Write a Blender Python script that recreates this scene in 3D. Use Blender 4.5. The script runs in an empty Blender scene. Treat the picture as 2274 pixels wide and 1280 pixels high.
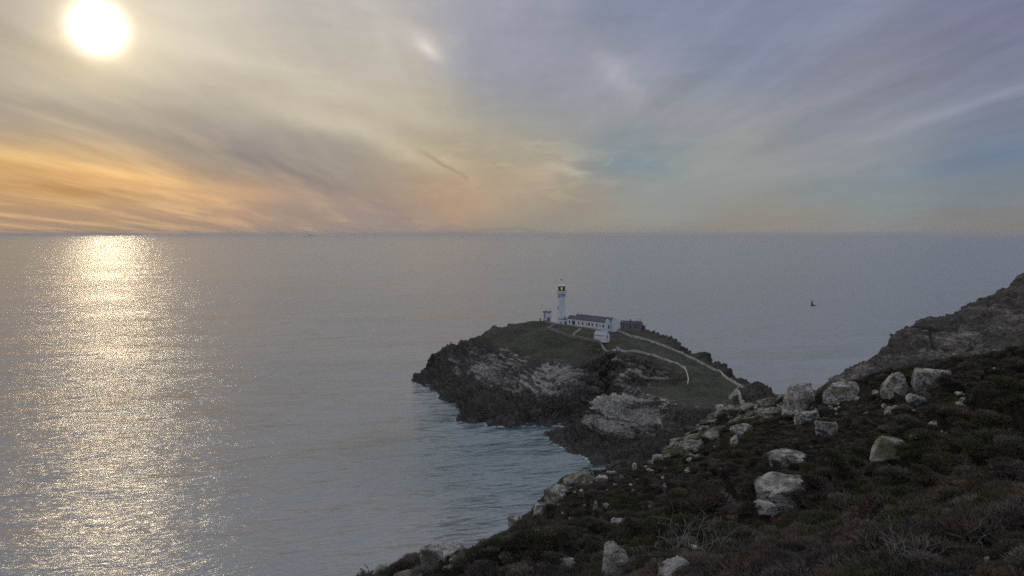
import bpy, math, random
import numpy as np
from mathutils import Vector, Matrix
from mathutils.bvhtree import BVHTree

random.seed(7)
S = bpy.context.scene
COL = S.collection

# ------------------------------------------------------------------ camera
W, H, F = 2274.0, 1280.0, 1640.0
CAMZ = 93.0
PITCH = math.atan(120.0 / F)
cam_d = bpy.data.cameras.new('camera')
cam_d.sensor_width = 36.0
cam_d.lens = 36.0 * F / W
cam_d.clip_start = 0.1
cam_d.clip_end = 200000
cam = bpy.data.objects.new('camera', cam_d)
cam.location = (0, 0, CAMZ)
cam.rotation_euler = (math.pi / 2 - PITCH, 0, 0)
COL.objects.link(cam)
S.camera = cam


def ray(px, py):
    """direction (world) of a photo pixel, scaled so that y = 1"""
    dx, dy = (px - W / 2) / F, (H / 2 - py) / F
    c, s = math.cos(PITCH), math.sin(PITCH)
    y = c + dy * s
    return Vector((dx / y, 1.0, (-s + dy * c) / y))


def at(px, py, Y):
    return Vector((0, 0, CAMZ)) + ray(px, py) * Y


def at_z(px, py, z=0.0):
    r = ray(px, py)
    return Vector((0, 0, CAMZ)) + r * ((z - CAMZ) / r.z)


def lin(r, g, b):
    f = lambda c: (c / 255.0) / 12.92 if c <= 10 else (((c / 255.0) + 0.055) / 1.055) ** 2.4
    return (f(r), f(g), f(b))


# ------------------------------------------------------------------ sun and sky
SUN_DIR = ray(217, 62).normalized()
sun_el = math.asin(SUN_DIR.z)
sun_az = math.atan2(SUN_DIR.x, SUN_DIR.y)
sl = bpy.data.lights.new('sun', 'SUN')
sl.energy = 0.5
sl.angle = math.radians(3.0)
sl.color = (0.19, 0.15, 0.095)
sun = bpy.data.objects.new('sun', sl)
sun.rotation_euler = SUN_DIR.to_track_quat('Z', 'Y').to_euler()
COL.objects.link(sun)

S.view_settings.view_transform = 'Standard'
S.view_settings.look = 'None'
S.view_settings.gamma = 1.0
S.view_settings.use_curve_mapping = False
S.view_settings.exposure = 0.0
S.render.engine = 'CYCLES'
try:
    S.cycles.use_denoising = False
    S.cycles.max_bounces = 5
    S.cycles.diffuse_bounces = 2
    S.cycles.glossy_bounces = 2
    S.cycles.sample_clamp_indirect = 4
    S.cycles.sample_clamp_direct = 12
except Exception:
    pass

world = bpy.data.worlds.new("World")
S.world = world
world.use_nodes = True


class NT:
    """small node helper"""
    def __init__(s, tree):
        s.t = tree
        s.t.nodes.clear()

    def n(s, typ, **kw):
        nd = s.t.nodes.new(typ)
        for k, v in kw.items():
            setattr(nd, k, v)
        return nd

    def put(s, sock, v):
        if v is None:
            return
        if isinstance(v, bpy.types.NodeSocket):
            s.t.links.new(v, sock)
        else:
            if hasattr(sock, 'default_value'):
                try:
                    sock.default_value = v
                except Exception:
                    if isinstance(v, (tuple, list)) and len(v) == 3:
                        sock.default_value = (*v, 1.0)
                    else:
                        sock.default_value = (v, v, v)

    def m(s, op, a, b=None, c=None, clamp=False):
        nd = s.n('ShaderNodeMath', operation=op, use_clamp=clamp)
        for i, v in enumerate((a, b, c)):
            s.put(nd.inputs[i], v)
        return nd.outputs[0]

    def v(s, op, a, b=None, c=None, scale=None):
        nd = s.n('ShaderNodeVectorMath', operation=op)
        s.put(nd.inputs[0], a)
        s.put(nd.inputs[1], b)
        if c is not None:
            s.put(nd.inputs[2], c)
        if scale is not None:
            s.put(nd.inputs['Scale'], scale)
        return nd.outputs['Value'] if op in ('DOT_PRODUCT', 'LENGTH', 'DISTANCE') else nd.outputs[0]

    def noise(s, vec, scale, detail=4, rough=0.5, dist=0.0, out=0):
        nd = s.n('ShaderNodeTexNoise')
        s.put(nd.inputs['Vector'], vec)
        s.put(nd.inputs['Scale'], scale)
        s.put(nd.inputs['Detail'], detail)
        s.put(nd.inputs['Roughness'], rough)
        s.put(nd.inputs['Distortion'], dist)
        return nd.outputs[out]

    def vor(s, vec, scale, feature='F1', out='Distance'):
        nd = s.n('ShaderNodeTexVoronoi', feature=feature)
        s.put(nd.inputs['Vector'], vec)
        s.put(nd.inputs['Scale'], scale)
        return nd.outputs[out]

    def mr(s, v, a, b, c=0.0, d=1.0, smooth=True):
        nd = s.n('ShaderNodeMapRange', interpolation_type='SMOOTHSTEP' if smooth else 'LINEAR')
        for i, x in enumerate((v, a, b, c, d)):
            s.put(nd.inputs[i], x)
        return nd.outputs[0]

    def mix(s, f, a, b, blend='MIX'):
        nd = s.n('ShaderNodeMix', data_type='RGBA', blend_type=blend)
        s.put(nd.inputs[0], f)
        s.put(nd.inputs[6], a if isinstance(a, bpy.types.NodeSocket) else (*a, 1.0))
        s.put(nd.inputs[7], b if isinstance(b, bpy.types.NodeSocket) else (*b, 1.0))
        return nd.outputs[2]

    def comb(s, x, y, z):
        nd = s.n('ShaderNodeCombineXYZ')
        for i, q in enumerate((x, y, z)):
            s.put(nd.inputs[i], q)
        return nd.outputs[0]

    def sep(s, v):
        nd = s.n('ShaderNodeSeparateXYZ')
        s.put(nd.inputs[0], v)
        return nd.outputs


VST = 2.6          # vertical stretch of the direction used for the cloud colour field


def build_sky():
    k = NT(world.node_tree)
    out = k.n('ShaderNodeOutputWorld')
    bg = k.n('ShaderNodeBackground')
    k.t.links.new(bg.outputs[0], out.inputs[0])
    d = k.v('NORMALIZE', k.n('ShaderNodeTexCoord').outputs['Generated'])
    sp = k.sep(d)
    zabs = k.m('MAXIMUM', sp[2], 0.0)
    # cirrus sheet: project the direction on a plane overhead
    inv = k.m('DIVIDE', 1.0, k.m('ADD', zabs, 0.07))
    cx = k.m('MULTIPLY', sp[0], inv)
    cy = k.m('MULTIPLY', sp[1], inv)
    th = math.radians(4)
    u = k.m('ADD', k.m('MULTIPLY', cx, math.cos(th)), k.m('MULTIPLY', cy, math.sin(th)))
    v = k.m('SUBTRACT', k.m('MULTIPLY', cy, math.cos(th)), k.m('MULTIPLY', cx, math.sin(th)))
    sheet = k.comb(u, k.m('MULTIPLY', v, 0.16), 0.0)
    warp = k.noise(sheet, 0.9, 3, 0.5, out=1)
    # perturb the direction a little so that bands are ragged
    dd = k.v('ADD', d, k.v('MULTIPLY', k.v('SUBTRACT', warp, (0.5, 0.5, 0.5)), (0.055, 0.03, 0.035)))
    fine = k.noise(k.v('MULTIPLY', d, (7.0, 7.0, 22.0)), 1.6, 5, 0.6, out=1)
    dd = k.v('NORMALIZE', k.v('ADD', dd, k.v('MULTIPLY', k.v('SUBTRACT', fine, (0.5, 0.5, 0.5)), (0.03, 0.02, 0.016))))
    ds = k.v('NORMALIZE', k.v('MULTIPLY', dd, (1, 1, VST)))
    A = [  # px, py, colour, sharpness
        (-250, 40, (165, 155, 145)), (0, 10, (166, 158, 150)), (380, 30, (205, 197, 182)), (217, 160, (196, 186, 166)), (760, 20, (188, 182, 176)),
        (1120, 20, (154, 155, 168)), (1450, 20, (128, 137, 162)), (1800, 20, (133, 139, 161)), (2274, 20, (125, 127, 154)), (2600, 60, (125, 125, 150)),
        (0, 150, (160, 149, 138)), (480, 150, (198, 188, 172)), (800, 140, (190, 183, 170)), (1130, 150, (150, 152, 166)), (1350, 140, (152, 153, 166)),
        (1620, 130, (134, 141, 164)), (1950, 150, (138, 140, 156)), (2274, 150, (125, 129, 151)),
        (-250, 270, (165, 145, 118)), (0, 265, (150, 141, 132)), (150, 300, (146, 138, 128)), (150, 215, (160, 150, 138)), (330, 260, (146, 140, 134)), (400, 330, (142, 136, 130)), (640, 240, (188, 177, 156)), (480, 230, (156, 149, 140)), (900, 260, (190, 180, 158)),
        (1150, 260, (150, 152, 155)), (1500, 260, (150, 152, 158)), (1900, 270, (140, 144, 156)), (2250, 260, (124, 131, 150)),
        (-250, 370, (215, 160, 85)), (0, 365, (216, 168, 96)), (250, 372, (214, 162, 92)), (500, 365, (146, 138, 130)), (600, 325, (138, 135, 135)), (740, 345, (148, 141, 134)), (950, 350, (176, 160, 134)), (1100, 330, (178, 166, 142)),
        (1400, 360, (134, 146, 152)), (1620, 370, (150, 152, 150)), (1900, 350, (142, 146, 152)), (2260, 350, (112, 126, 148)),
        (0, 425, (190, 142, 96)), (250, 428, (202, 150, 98)), (480, 432, (188, 145, 110)), (780, 430, (143, 135, 131)), (700, 455, (158, 136, 126)), (980, 430, (182, 150, 122)), (1200, 415, (168, 152, 132)),
        (1500, 430, (142, 148, 148)), (1900, 425, (134, 143, 146)), (2260, 420, (122, 134, 144)),
        (-250, 480, (150, 126, 110)), (0, 482, (156, 130, 112)), (240, 485, (152, 130, 114)), (450, 485, (150, 128, 118)), (0, 514, (134, 122, 114)), (300, 514, (138, 126, 116)), (650, 512, (142, 132, 126)), (850, 492, (144, 132, 132)), (1250, 490, (148, 142, 132)), (1700, 490, (144, 138, 130)), (2274, 490, (134, 128, 124)), (2700, 470, (130, 130, 132)),
    ]
    anchors = [(ray(x, y).normalized(), lin(*c), 300.0) for x, y, c in A]
    # unseen sky: thin grey blue cloud, brightened high up to lift land and sea
    for az, el, c in ((-80, 8, (185, 166, 145)), (-75, 40, (192, 187, 182)), (-30, 45, (208, 203, 197)), (20, 40, (182, 190, 206)), (80, 10, (134, 138, 154)),
                      (80, 45, (172, 179, 198)), (180, 10, (124, 133, 154)), (180, 50, (168, 177, 198)), (-130, 12, (124, 128, 146)), (130, 12, (114, 122, 144)), (0, 85, (180, 188, 206))):
        a, e = math.radians(az), math.radians(el)
        anchors.append((Vector((math.sin(a) * math.cos(e), math.cos(a) * math.cos(e), math.sin(e))), lin(*c), 6.0))
    tot_c = None
    tot_w = None
    for dv, c, kk in anchors:
        q = Vector((dv.x, dv.y, dv.z * VST)).normalized()
        dot = k.v('DOT_PRODUCT', ds, tuple(q))
        w = k.m('EXPONENT', k.m('MULTIPLY_ADD', dot, kk, -kk))
        if kk < 50:
            w = k.m('MULTIPLY', w, 0.012)
        cw = k.v('SCALE', tuple(c), None, scale=w)
        tot_c = cw if tot_c is None else k.v('ADD', tot_c, cw)
        tot_w = w if tot_w is None else k.m('ADD', tot_w, w)
    cloud = k.v('SCALE', tot_c, None, scale=k.m('DIVIDE', 1.0, k.m('MAXIMUM', tot_w, 1e-9)))

    # single cirrus streaks and patches
    def streak(p1, p2, width, length, delta, base):
        a, b = ray(*p1).normalized(), ray(*p2).normalized()
        nrm = a.cross(b).normalized()
        mid = (a + b).normalized()
        tng = nrm.cross(mid).normalized()
        s1 = k.m('MULTIPLY', k.v('DOT_PRODUCT', dd, tuple(nrm)), 1 / math.radians(width))
        s2 = k.m('MULTIPLY', k.v('DOT_PRODUCT', dd, tuple(tng)), 1 / math.radians(length))
        e = k.m('EXPONENT', k.m('MULTIPLY', k.m('ADD', k.m('MULTIPLY', s1, s1), k.m('MULTIPLY', s2, s2)), -1.0))
        front = k.m('GREATER_THAN', k.v('DOT_PRODUCT', d, tuple(mid)), 0.0)
        return k.v('ADD', base, k.v('SCALE', delta, None, scale=k.m('MULTIPLY', e, front)))
    for p1, p2, w_, l_, dl in (
        ((300, 235), (860, 460), 0.85, 9.5, (-0.048, -0.042, -0.024)),
        ((420, 300), (800, 440), 0.32, 5.0, (-0.020, -0.016, -0.008)),
        ((900, 322), (1055, 412), 0.16, 2.0, (-0.134, -0.119, -0.101)),
        ((560, 200), (1060, 400), 0.85, 8.0, (0.130, 0.116, 0.082)),
        ((330, 60), (900, 250), 0.9, 10.0, (0.075, 0.070, 0.055)),
        ((0, 345), (520, 420), 0.40, 9.0, (0.199, 0.118, 0.027)),
        ((100, 395), (640, 450), 0.28, 7.0, (0.123, 0.060, 0.017)),
        ((0, 418), (330, 440), 0.2, 6.0, (-0.083, -0.062, -0.047)),
        ((0, 300), (500, 385), 0.42, 9.0, (-0.042, -0.034, -0.020)),
        ((0, 210), (330, 290), 0.5, 7.0, (-0.039, -0.035, -0.028)),
        ((20, 60), (140, 130), 0.7, 3.5, (-0.069, -0.062, -0.062)),
        ((1140, 400), (1280, 360), 1.0, 2.8, (0.107, 0.078, 0.039)),
        ((1250, 375), (1320, 385), 0.25, 1.0, (0.107, 0.102, 0.087)),
        ((1330, 130), (1390, 200), 0.8, 2.4, (0.068, 0.063, 0.053)),
        ((1480, 390), (1900, 180), 0.9, 8.0, (0.034, 0.027, 0.014)),
        ((1960, 300), (2274, 190), 0.55, 6.0, (0.054, 0.049, 0.049)),
        ((1950, 410), (2274, 345), 0.8, 6.0, (-0.022, -0.006, 0.010)),
        ((1380, 365), (1480, 375), 0.5, 2.0, (-0.031, -0.002, 0.017)),
        ((880, 75), (985, 145), 0.85, 2.2, (0.125, 0.105, 0.085)),
        ((900, 95), (985, 150), 0.42, 1.0, (0.150, 0.140, 0.110)),
        ((915, 150), (930, 160), 0.5, 0.5, (0.068, 0.020, -0.009)),
        ((40, 511), (420, 512), 0.09, 9.0, (-0.058, -0.047, -0.033)),
        ((1020, 514), (1230, 519), 0.12, 3.5, (-0.055, -0.041, -0.048)),
    ):
        cloud = streak(p1, p2, w_, l_, dl, cloud)
    # streaky wisps of the sheet
    wisp = k.noise(k.v('ADD', sheet, k.v('SCALE', warp, None, scale=0.25)), 2.2, 7, 0.62)
    wisp2 = k.noise(k.v('MULTIPLY', d, (4.0, 4.0, 26.0)), 2.0, 6, 0.6, 0.4)
    low = k.mr(zabs, 0.02, 0.18, 0.2, 1.0)
    amt = k.m('MULTIPLY_ADD', k.m('MULTIPLY', k.m('SUBTRACT', wisp, 0.5), low), 0.55, 1.0)
    amt = k.m('MULTIPLY_ADD', k.m('SUBTRACT', wisp2, 0.5), 0.20, amt)
    cloud = k.v('SCALE', cloud, None, scale=amt)
    # torn edges of the cirrus in the middle of the view
    mid = ray(1170, 375).normalized()
    md = k.v('MULTIPLY', k.v('SUBTRACT', d, tuple(mid)), (1 / 0.16, 1 / 0.16, 1 / 0.045))
    win = k.m('EXPONENT', k.m('MULTIPLY', k.v('DOT_PRODUCT', md, md), -1.0))
    tn = k.noise(k.v('ADD', k.v('MULTIPLY', d, (9.0, 9.0, 30.0)), k.v('SCALE', fine, None, scale=0.9)), 1.3, 6, 0.62)
    torn = k.mr(tn, 0.47, 0.62)
    cloud = k.v('ADD', cloud, k.v('SCALE', (0.085, 0.065, 0.035), None, scale=k.m('MULTIPLY', k.m('SUBTRACT', torn, 0.4), win)))
    hair = k.noise(k.comb(k.m('ADD', u, k.m('MULTIPLY', wisp2, 0.35)), k.m('MULTIPLY', v, 0.10), 2.0), 7.0, 5, 0.65)
    cloud = k.v('SCALE', cloud, None, scale=k.m('MULTIPLY_ADD', k.m('MULTIPLY', k.m('SUBTRACT', hair, 0.5), low), 0.19, 1.0))
    # clear sky behind the cloud
    nish = k.n('ShaderNodeTexSky')
    nish.sky_type = 'NISHITA'
    nish.sun_disc = False
    nish.sun_elevation = sun_el
    nish.sun_rotation = sun_az
    clear = k.v('SCALE', nish.outputs[0], None, scale=0.05)
    cov = k.mr(wisp, 0.25, 0.6, 0.88, 0.97)
    col = k.mix(cov, clear, cloud)
    # the sun behind thin cloud
    sd = k.v('DOT_PRODUCT', d, tuple(SUN_DIR))
    c0 = lambda a: math.cos(math.radians(a))
    disc = k.m('EXPONENT', k.m('MULTIPLY_ADD', sd, 5600.0, -5600.0))
    sd = k.m('ADD', k.m('MULTIPLY', sd, 0.4), k.m('MULTIPLY', k.v('DOT_PRODUCT', dd, tuple(SUN_DIR)), 0.6))
    halo1 = k.m('EXPONENT', k.m('MULTIPLY_ADD', sd, 1700.0, -1700.0))
    halo2 = k.m('EXPONENT', k.m('MULTIPLY_ADD', sd, 230.0, -230.0))
    col = k.v('ADD', col, k.v('SCALE', (6.0, 5.6, 4.6), None, scale=disc))
    col = k.v('ADD', col, k.v('SCALE', (0.38, 0.27, 0.11), None, scale=halo1))
    col = k.v('ADD', col, k.v('SCALE', (0.20, 0.165, 0.09), None, scale=halo2))
    k.put(bg.inputs[0], col)
    bg.inputs[1].default_value = 1.0


build_sky()


# ------------------------------------------------------------------ numpy noise
_rng = np.random.RandomState(3)
_P = np.arange(256); _rng.shuffle(_P); _P = np.concatenate([_P, _P, _P])
_G = _rng.normal(size=(256, 3)); _G /= np.linalg.norm(_G, axis=1)[:, None]


def perlin(p):
    p = np.asarray(p, dtype=np.float64)
    i = np.floor(p).astype(np.int64)
    f = p - i
    u = f * f * f * (f * (f * 6 - 15) + 10)
    i &= 255
    res = 0
    for dx in (0, 1):
        for dy in (0, 1):
            for dz in (0, 1):
                h = _P[_P[_P[(i[:, 0] + dx) & 255] + ((i[:, 1] + dy) & 255)] + ((i[:, 2] + dz) & 255)]
                g = _G[h]
                dot = g[:, 0] * (f[:, 0] - dx) + g[:, 1] * (f[:, 1] - dy) + g[:, 2] * (f[:, 2] - dz)
                w = (u[:, 0] if dx else 1 - u[:, 0]) * (u[:, 1] if dy else 1 - u[:, 1]) * (u[:, 2] if dz else 1 - u[:, 2])
                res = res + w * dot
    return res * 1.5


def fbm(p, octv=4, gain=0.5, ridged=False):
    a, s, q = 1.0, 0.0, np.array(p, dtype=np.float64)
    for o in range(octv):
        n = perlin(q)
        if ridged:
            n = 1 - 2 * np.abs(n)
        s = s + a * n
        a *= gain
        q = q * 2.03 + 17.3
    return s


def sstep(x, a, b):
    t = np.clip((x - a) / (b - a), 0, 1)
    return t * t * (3 - 2 * t)


def hash2(a, b, c_=0):
    a = np.asarray(a).astype(np.int64); b = np.asarray(b).astype(np.int64)
    return _P[(_P[(_P[a & 255] + b) & 255] + c_) & 255] / 255.0 - 0.5


def beds(P, s, thick, length):
    """broken beds of rock: each block stands out by its own amount"""
    q = s / thick + 0.35 * perlin(P * (0.5 / thick))
    L = np.floor(q)
    u_ = (P[:, 0] * 0.86 + P[:, 1] * 0.5) / length + hash2(L, L * 3, 7) * 9 + 0.4 * perlin(P * (0.6 / length) + 5)
    v_ = (P[:, 0] * -0.5 + P[:, 1] * 0.86) / length + hash2(L, L * 5, 3) * 9
    return hash2(L + 40 * np.floor(v_), np.floor(u_), 11) + 0.8 * hash2(L, L * 7, 5)


# ------------------------------------------------------------------ terrain tools
class Field:
    """smooth surface through scattered points: (x, y) -> (z, grass, tone)"""
    def __init__(s, pts, smooth=0.0):
        P = np.array(pts, dtype=np.float64)
        s.xy, val = P[:, :2], P[:, 2:]
        n = len(P)
        K = np.linalg.norm(s.xy[:, None] - s.xy[None], axis=2)
        K[np.arange(n), np.arange(n)] -= smooth
        Q = np.concatenate([np.ones((n, 1)), s.xy / 100.0], axis=1)
        M = np.zeros((n + 3, n + 3))
        M[:n, :n] = K; M[:n, n:] = Q; M[n:, :n] = Q.T
        R = np.zeros((n + 3, val.shape[1])); R[:n] = val
        s.w = np.linalg.lstsq(M, R, rcond=None)[0]

    def __call__(s, xy):
        xy = np.atleast_2d(np.asarray(xy, dtype=np.float64))
        out = np.empty((len(xy), s.w.shape[1]))
        for a in range(0, len(xy), 40000):
            q = xy[a:a + 40000]
            K = np.sqrt(((q[:, None] - s.xy[None]) ** 2).sum(2))
            out[a:a + 40000] = K @ s.w[:-3] + s.w[-3] + (q / 100.0) @ s.w[-2:]
        return out

    def z(s, x, y):
        return float(s([[x, y]])[0, 0])


def refine(xy, tri, zf, rule, levels=12, maxtri=600000):
    """split every edge longer than rule() allows"""
    z = zf(xy)
    for _ in range(levels):
        E = np.sort(np.concatenate([tri[:, [0, 1]], tri[:, [1, 2]], tri[:, [2, 0]]]), axis=1)
        key = E[:, 0].astype(np.int64) * (len(xy) + 1) + E[:, 1]
        uk, inv = np.unique(key, return_inverse=True)
        a, b = uk // (len(xy) + 1), uk % (len(xy) + 1)
        pa = np.column_stack([xy[a], z[a, 0]]); pb = np.column_stack([xy[b], z[b, 0]])
        L = np.linalg.norm(pa - pb, axis=1)
        mark = L > rule((pa + pb) / 2)
        if not mark.any() or len(tri) > maxtri:
            break
        mid = np.full(len(uk), -1, dtype=np.int64)
        mid[mark] = len(xy) + np.arange(mark.sum())
        nxy = (xy[a[mark]] + xy[b[mark]]) / 2
        z = np.concatenate([z, zf(nxy)])
        xy = np.concatenate([xy, nxy])
        n = len(tri)
        m = np.stack([mid[inv[:n]], mid[inv[n:2 * n]], mid[inv[2 * n:]]], axis=1)
        cnt = (m >= 0).sum(1)
        new = [tri[cnt == 0]]
        t, q = tri[cnt == 3], m[cnt == 3]
        new += [np.stack(c, 1) for c in ((t[:, 0], q[:, 0], q[:, 2]), (q[:, 0], t[:, 1], q[:, 1]), (q[:, 2], q[:, 1], t[:, 2]), (q[:, 0], q[:, 1], q[:, 2]))]
        for r in range(3):
            sel = (cnt == 1) & (m[:, r] >= 0)
            t, q = tri[sel], m[sel, r]
            A, B, C_ = t[:, r], t[:, (r + 1) % 3], t[:, (r + 2) % 3]
            new += [np.stack((A, q, C_), 1), np.stack((q, B, C_), 1)]
            sel = (cnt == 2) & (m[:, r] < 0)          # edge r (A-B) is whole
            t = tri[sel]
            A, B, C_ = t[:, r], t[:, (r + 1) % 3], t[:, (r + 2) % 3]
            mb, mc = m[sel, (r + 1) % 3], m[sel, (r + 2) % 3]
            new += [np.stack((A, B, mb), 1), np.stack((A, mb, mc), 1), np.stack((mc, mb, C_), 1)]
        tri = np.concatenate(new)
    return xy, tri, z


def vnormals(P, tri):
    fn = np.cross(P[tri[:, 1]] - P[tri[:, 0]], P[tri[:, 2]] - P[tri[:, 0]])
    N = np.zeros_like(P)
    for i in range(3):
        for c in range(3):
            N[:, c] += np.bincount(tri[:, i], weights=fn[:, c], minlength=len(P))
    return N / np.maximum(np.linalg.norm(N, axis=1)[:, None], 1e-9)


def np_mesh(name, P, tri, attrs=None, smooth=True):
    me = bpy.data.meshes.new(name)
    me.vertices.add(len(P)); me.vertices.foreach_set('co', P.astype(np.float32).ravel())
    me.loops.add(len(tri) * 3); me.loops.foreach_set('vertex_index', tri.astype(np.int32).ravel())
    me.polygons.add(len(tri))
    me.polygons.foreach_set('loop_start', np.arange(0, len(tri) * 3, 3, dtype=np.int32))
    me.polygons.foreach_set('use_smooth', np.full(len(tri), smooth))
    me.update(calc_edges=True)
    for k_, v_ in (attrs or {}).items():
        at_ = me.attributes.new(k_, 'FLOAT', 'POINT')
        at_.data.foreach_set('value', v_.astype(np.float32))
    me.validate()
    return me


def grid(x0, x1, y0, y1, step):
    xs = np.linspace(x0, x1, int(round((x1 - x0) / step)) + 1)
    ys = np.linspace(y0, y1, int(round((y1 - y0) / step)) + 1)
    X, Y = np.meshgrid(xs, ys)
    nx = len(xs)
    i = (np.arange(len(ys) - 1)[:, None] * nx + np.arange(nx - 1)[None]).ravel()
    tri = np.concatenate([np.stack((i, i + 1, i + nx + 1), 1), np.stack((i, i + nx + 1, i + nx), 1)])
    return np.column_stack([X.ravel(), Y.ravel()]), tri


def link(name, me, mat=None, parent=None, **props):
    o = bpy.data.objects.new(name, me)
    COL.objects.link(o)
    if mat is not None and me is not None:
        me.materials.clear()
        me.materials.append(mat)
    if parent is not None:
        o.parent = parent
    for a, b in props.items():
        if b is not None:
            o[a] = b
    return o


# ------------------------------------------------------------------ materials
def material(name):
    m = bpy.data.materials.new(name)
    m.use_nodes = True
    k = NT(m.node_tree)
    out = k.n('ShaderNodeOutputMaterial')
    b = k.n('ShaderNodeBsdfPrincipled')
    k.t.links.new(b.outputs[0], out.inputs[0])
    k.b = b
    k.pos = k.n('ShaderNodeNewGeometry').outputs['Position']
    k.obj = k.n('ShaderNodeTexCoord').outputs['Object']
    return m, k


def bump(k, h, dist, strength=1.0, normal=None):
    nd = k.n('ShaderNodeBump')
    k.put(nd.inputs['Height'], h)
    nd.inputs['Distance'].default_value = dist
    nd.inputs['Strength'].default_value = strength
    if normal is not None:
        k.put(nd.inputs['Normal'], normal)
    return nd.outputs[0]


def simple(name, col, rough=0.7, vary=0.15, scale=1.2, bumpd=0.01, spec=0.3, metal=0.0):
    m, k = material(name)
    n = k.noise(k.pos, scale, 5, 0.6)
    n2 = k.noise(k.v('MULTIPLY', k.pos, (1, 1, 0.25)), scale * 2.7, 4, 0.6)
    f = k.m('ADD', k.m('MULTIPLY', n, 0.6), k.m('MULTIPLY', n2, 0.4))
    f = k.mr(f, 0.3, 0.7)
    k.put(k.b.inputs['Base Color'], k.mix(f, tuple(c * (1 - vary) for c in col), tuple(min(1, c * (1 + vary)) for c in col)))
    k.b.inputs['Roughness'].default_value = rough
    k.b.inputs['Specular IOR Level'].default_value = spec
    k.b.inputs['Metallic'].default_value = metal
    if bumpd:
        k.put(k.b.inputs['Normal'], bump(k, n2, bumpd))
    return m


def sea_material():
    m, k = material('sea water')
    p = k.pos
    ang = math.radians(-18)
    sp = k.sep(p)
    u = k.m('ADD', k.m('MULTIPLY', sp[0], math.cos(ang)), k.m('MULTIPLY', sp[1], -math.sin(ang)))
    v = k.m('ADD', k.m('MULTIPLY', sp[0], math.sin(ang)), k.m('MULTIPLY', sp[1], math.cos(ang)))
    wp = k.noise(k.v('SCALE', p, None, scale=0.012), 1.0, 2, 0.5)
    v = k.m('ADD', v, k.m('MULTIPLY', wp, 14.0))
    a = k.comb(k.m('MULTIPLY', u, 0.36), v, 0.0)
    h1 = k.noise(a, 0.055, 2, 0.5)
    h2 = k.noise(a, 0.19, 3, 0.55)
    h3 = k.noise(k.comb(k.m('MULTIPLY', u, 0.34), v, 3.0), 0.55, 4, 0.6, 0.3)
    calm = k.mr(k.noise(k.v('MULTIPLY', p, (0.0016, 0.0042, 0.0)), 1.0, 4, 0.55, 0.6), 0.38, 0.62, 0.78, 1.12)
    h = k.m('ADD', k.m('ADD', k.m('MULTIPLY', h1, 1.5), k.m('MULTIPLY', h2, 0.85)), k.m('MULTIPLY', h3, 0.66))
    h = k.m('MULTIPLY', h, calm)
    # ripples too fine for bump: tilt the normal itself
    rc = k.noise(k.comb(k.m('MULTIPLY', u, 0.7), v, 0.0), 1.7, 1, 0.5, out=1)
    rc = k.v('MULTIPLY', k.v('SUBTRACT', rc, (0.5, 0.5, 0.5)), (0.05, 0.09, 0.0))
    rd = k.noise(k.comb(k.m('MULTIPLY', u, 0.32), v, 5.0), 0.42, 2, 0.55, 0.6, out=1)
    rd = k.v('MULTIPLY', k.v('SUBTRACT', rd, (0.5, 0.5, 0.5)), (0.05, 0.60, 0.0))
    re_ = k.noise(k.comb(k.m('MULTIPLY', u, 0.34), v, 9.0), 0.125, 2, 0.55, 0.5, out=1)
    rd = k.v('ADD', rd, k.v('MULTIPLY', k.v('SUBTRACT', re_, (0.5, 0.5, 0.5)), (0.03, 0.62, 0.0)))
    rf = k.noise(k.comb(k.m('MULTIPLY', u, 0.25), v, 14.0), 0.022, 3, 0.6, 0.6, out=1)
    rd = k.v('ADD', rd, k.v('MULTIPLY', k.v('SUBTRACT', rf, (0.5, 0.5, 0.5)), (0.0, 0.50, 0.0)))
    rc = k.v('SCALE', k.v('ADD', rc, rd), None, scale=calm)
    nrm = k.v('NORMALIZE', k.v('ADD', rc, (0, 0, 1)))
    k.put(k.b.inputs['Normal'], bump(k, h, 1.0, 1.0, nrm))
    tint = k.noise(k.v('MULTIPLY', p, (0.003, 0.008, 0.0)), 1.0, 4, 0.6)
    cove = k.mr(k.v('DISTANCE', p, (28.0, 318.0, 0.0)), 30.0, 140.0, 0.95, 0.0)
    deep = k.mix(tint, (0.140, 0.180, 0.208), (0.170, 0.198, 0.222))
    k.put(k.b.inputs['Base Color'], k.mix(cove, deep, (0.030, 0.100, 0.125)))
    k.b.inputs['Roughness'].default_value = 0.16
    k.b.inputs['IOR'].default_value = 2.5
    return m


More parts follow.
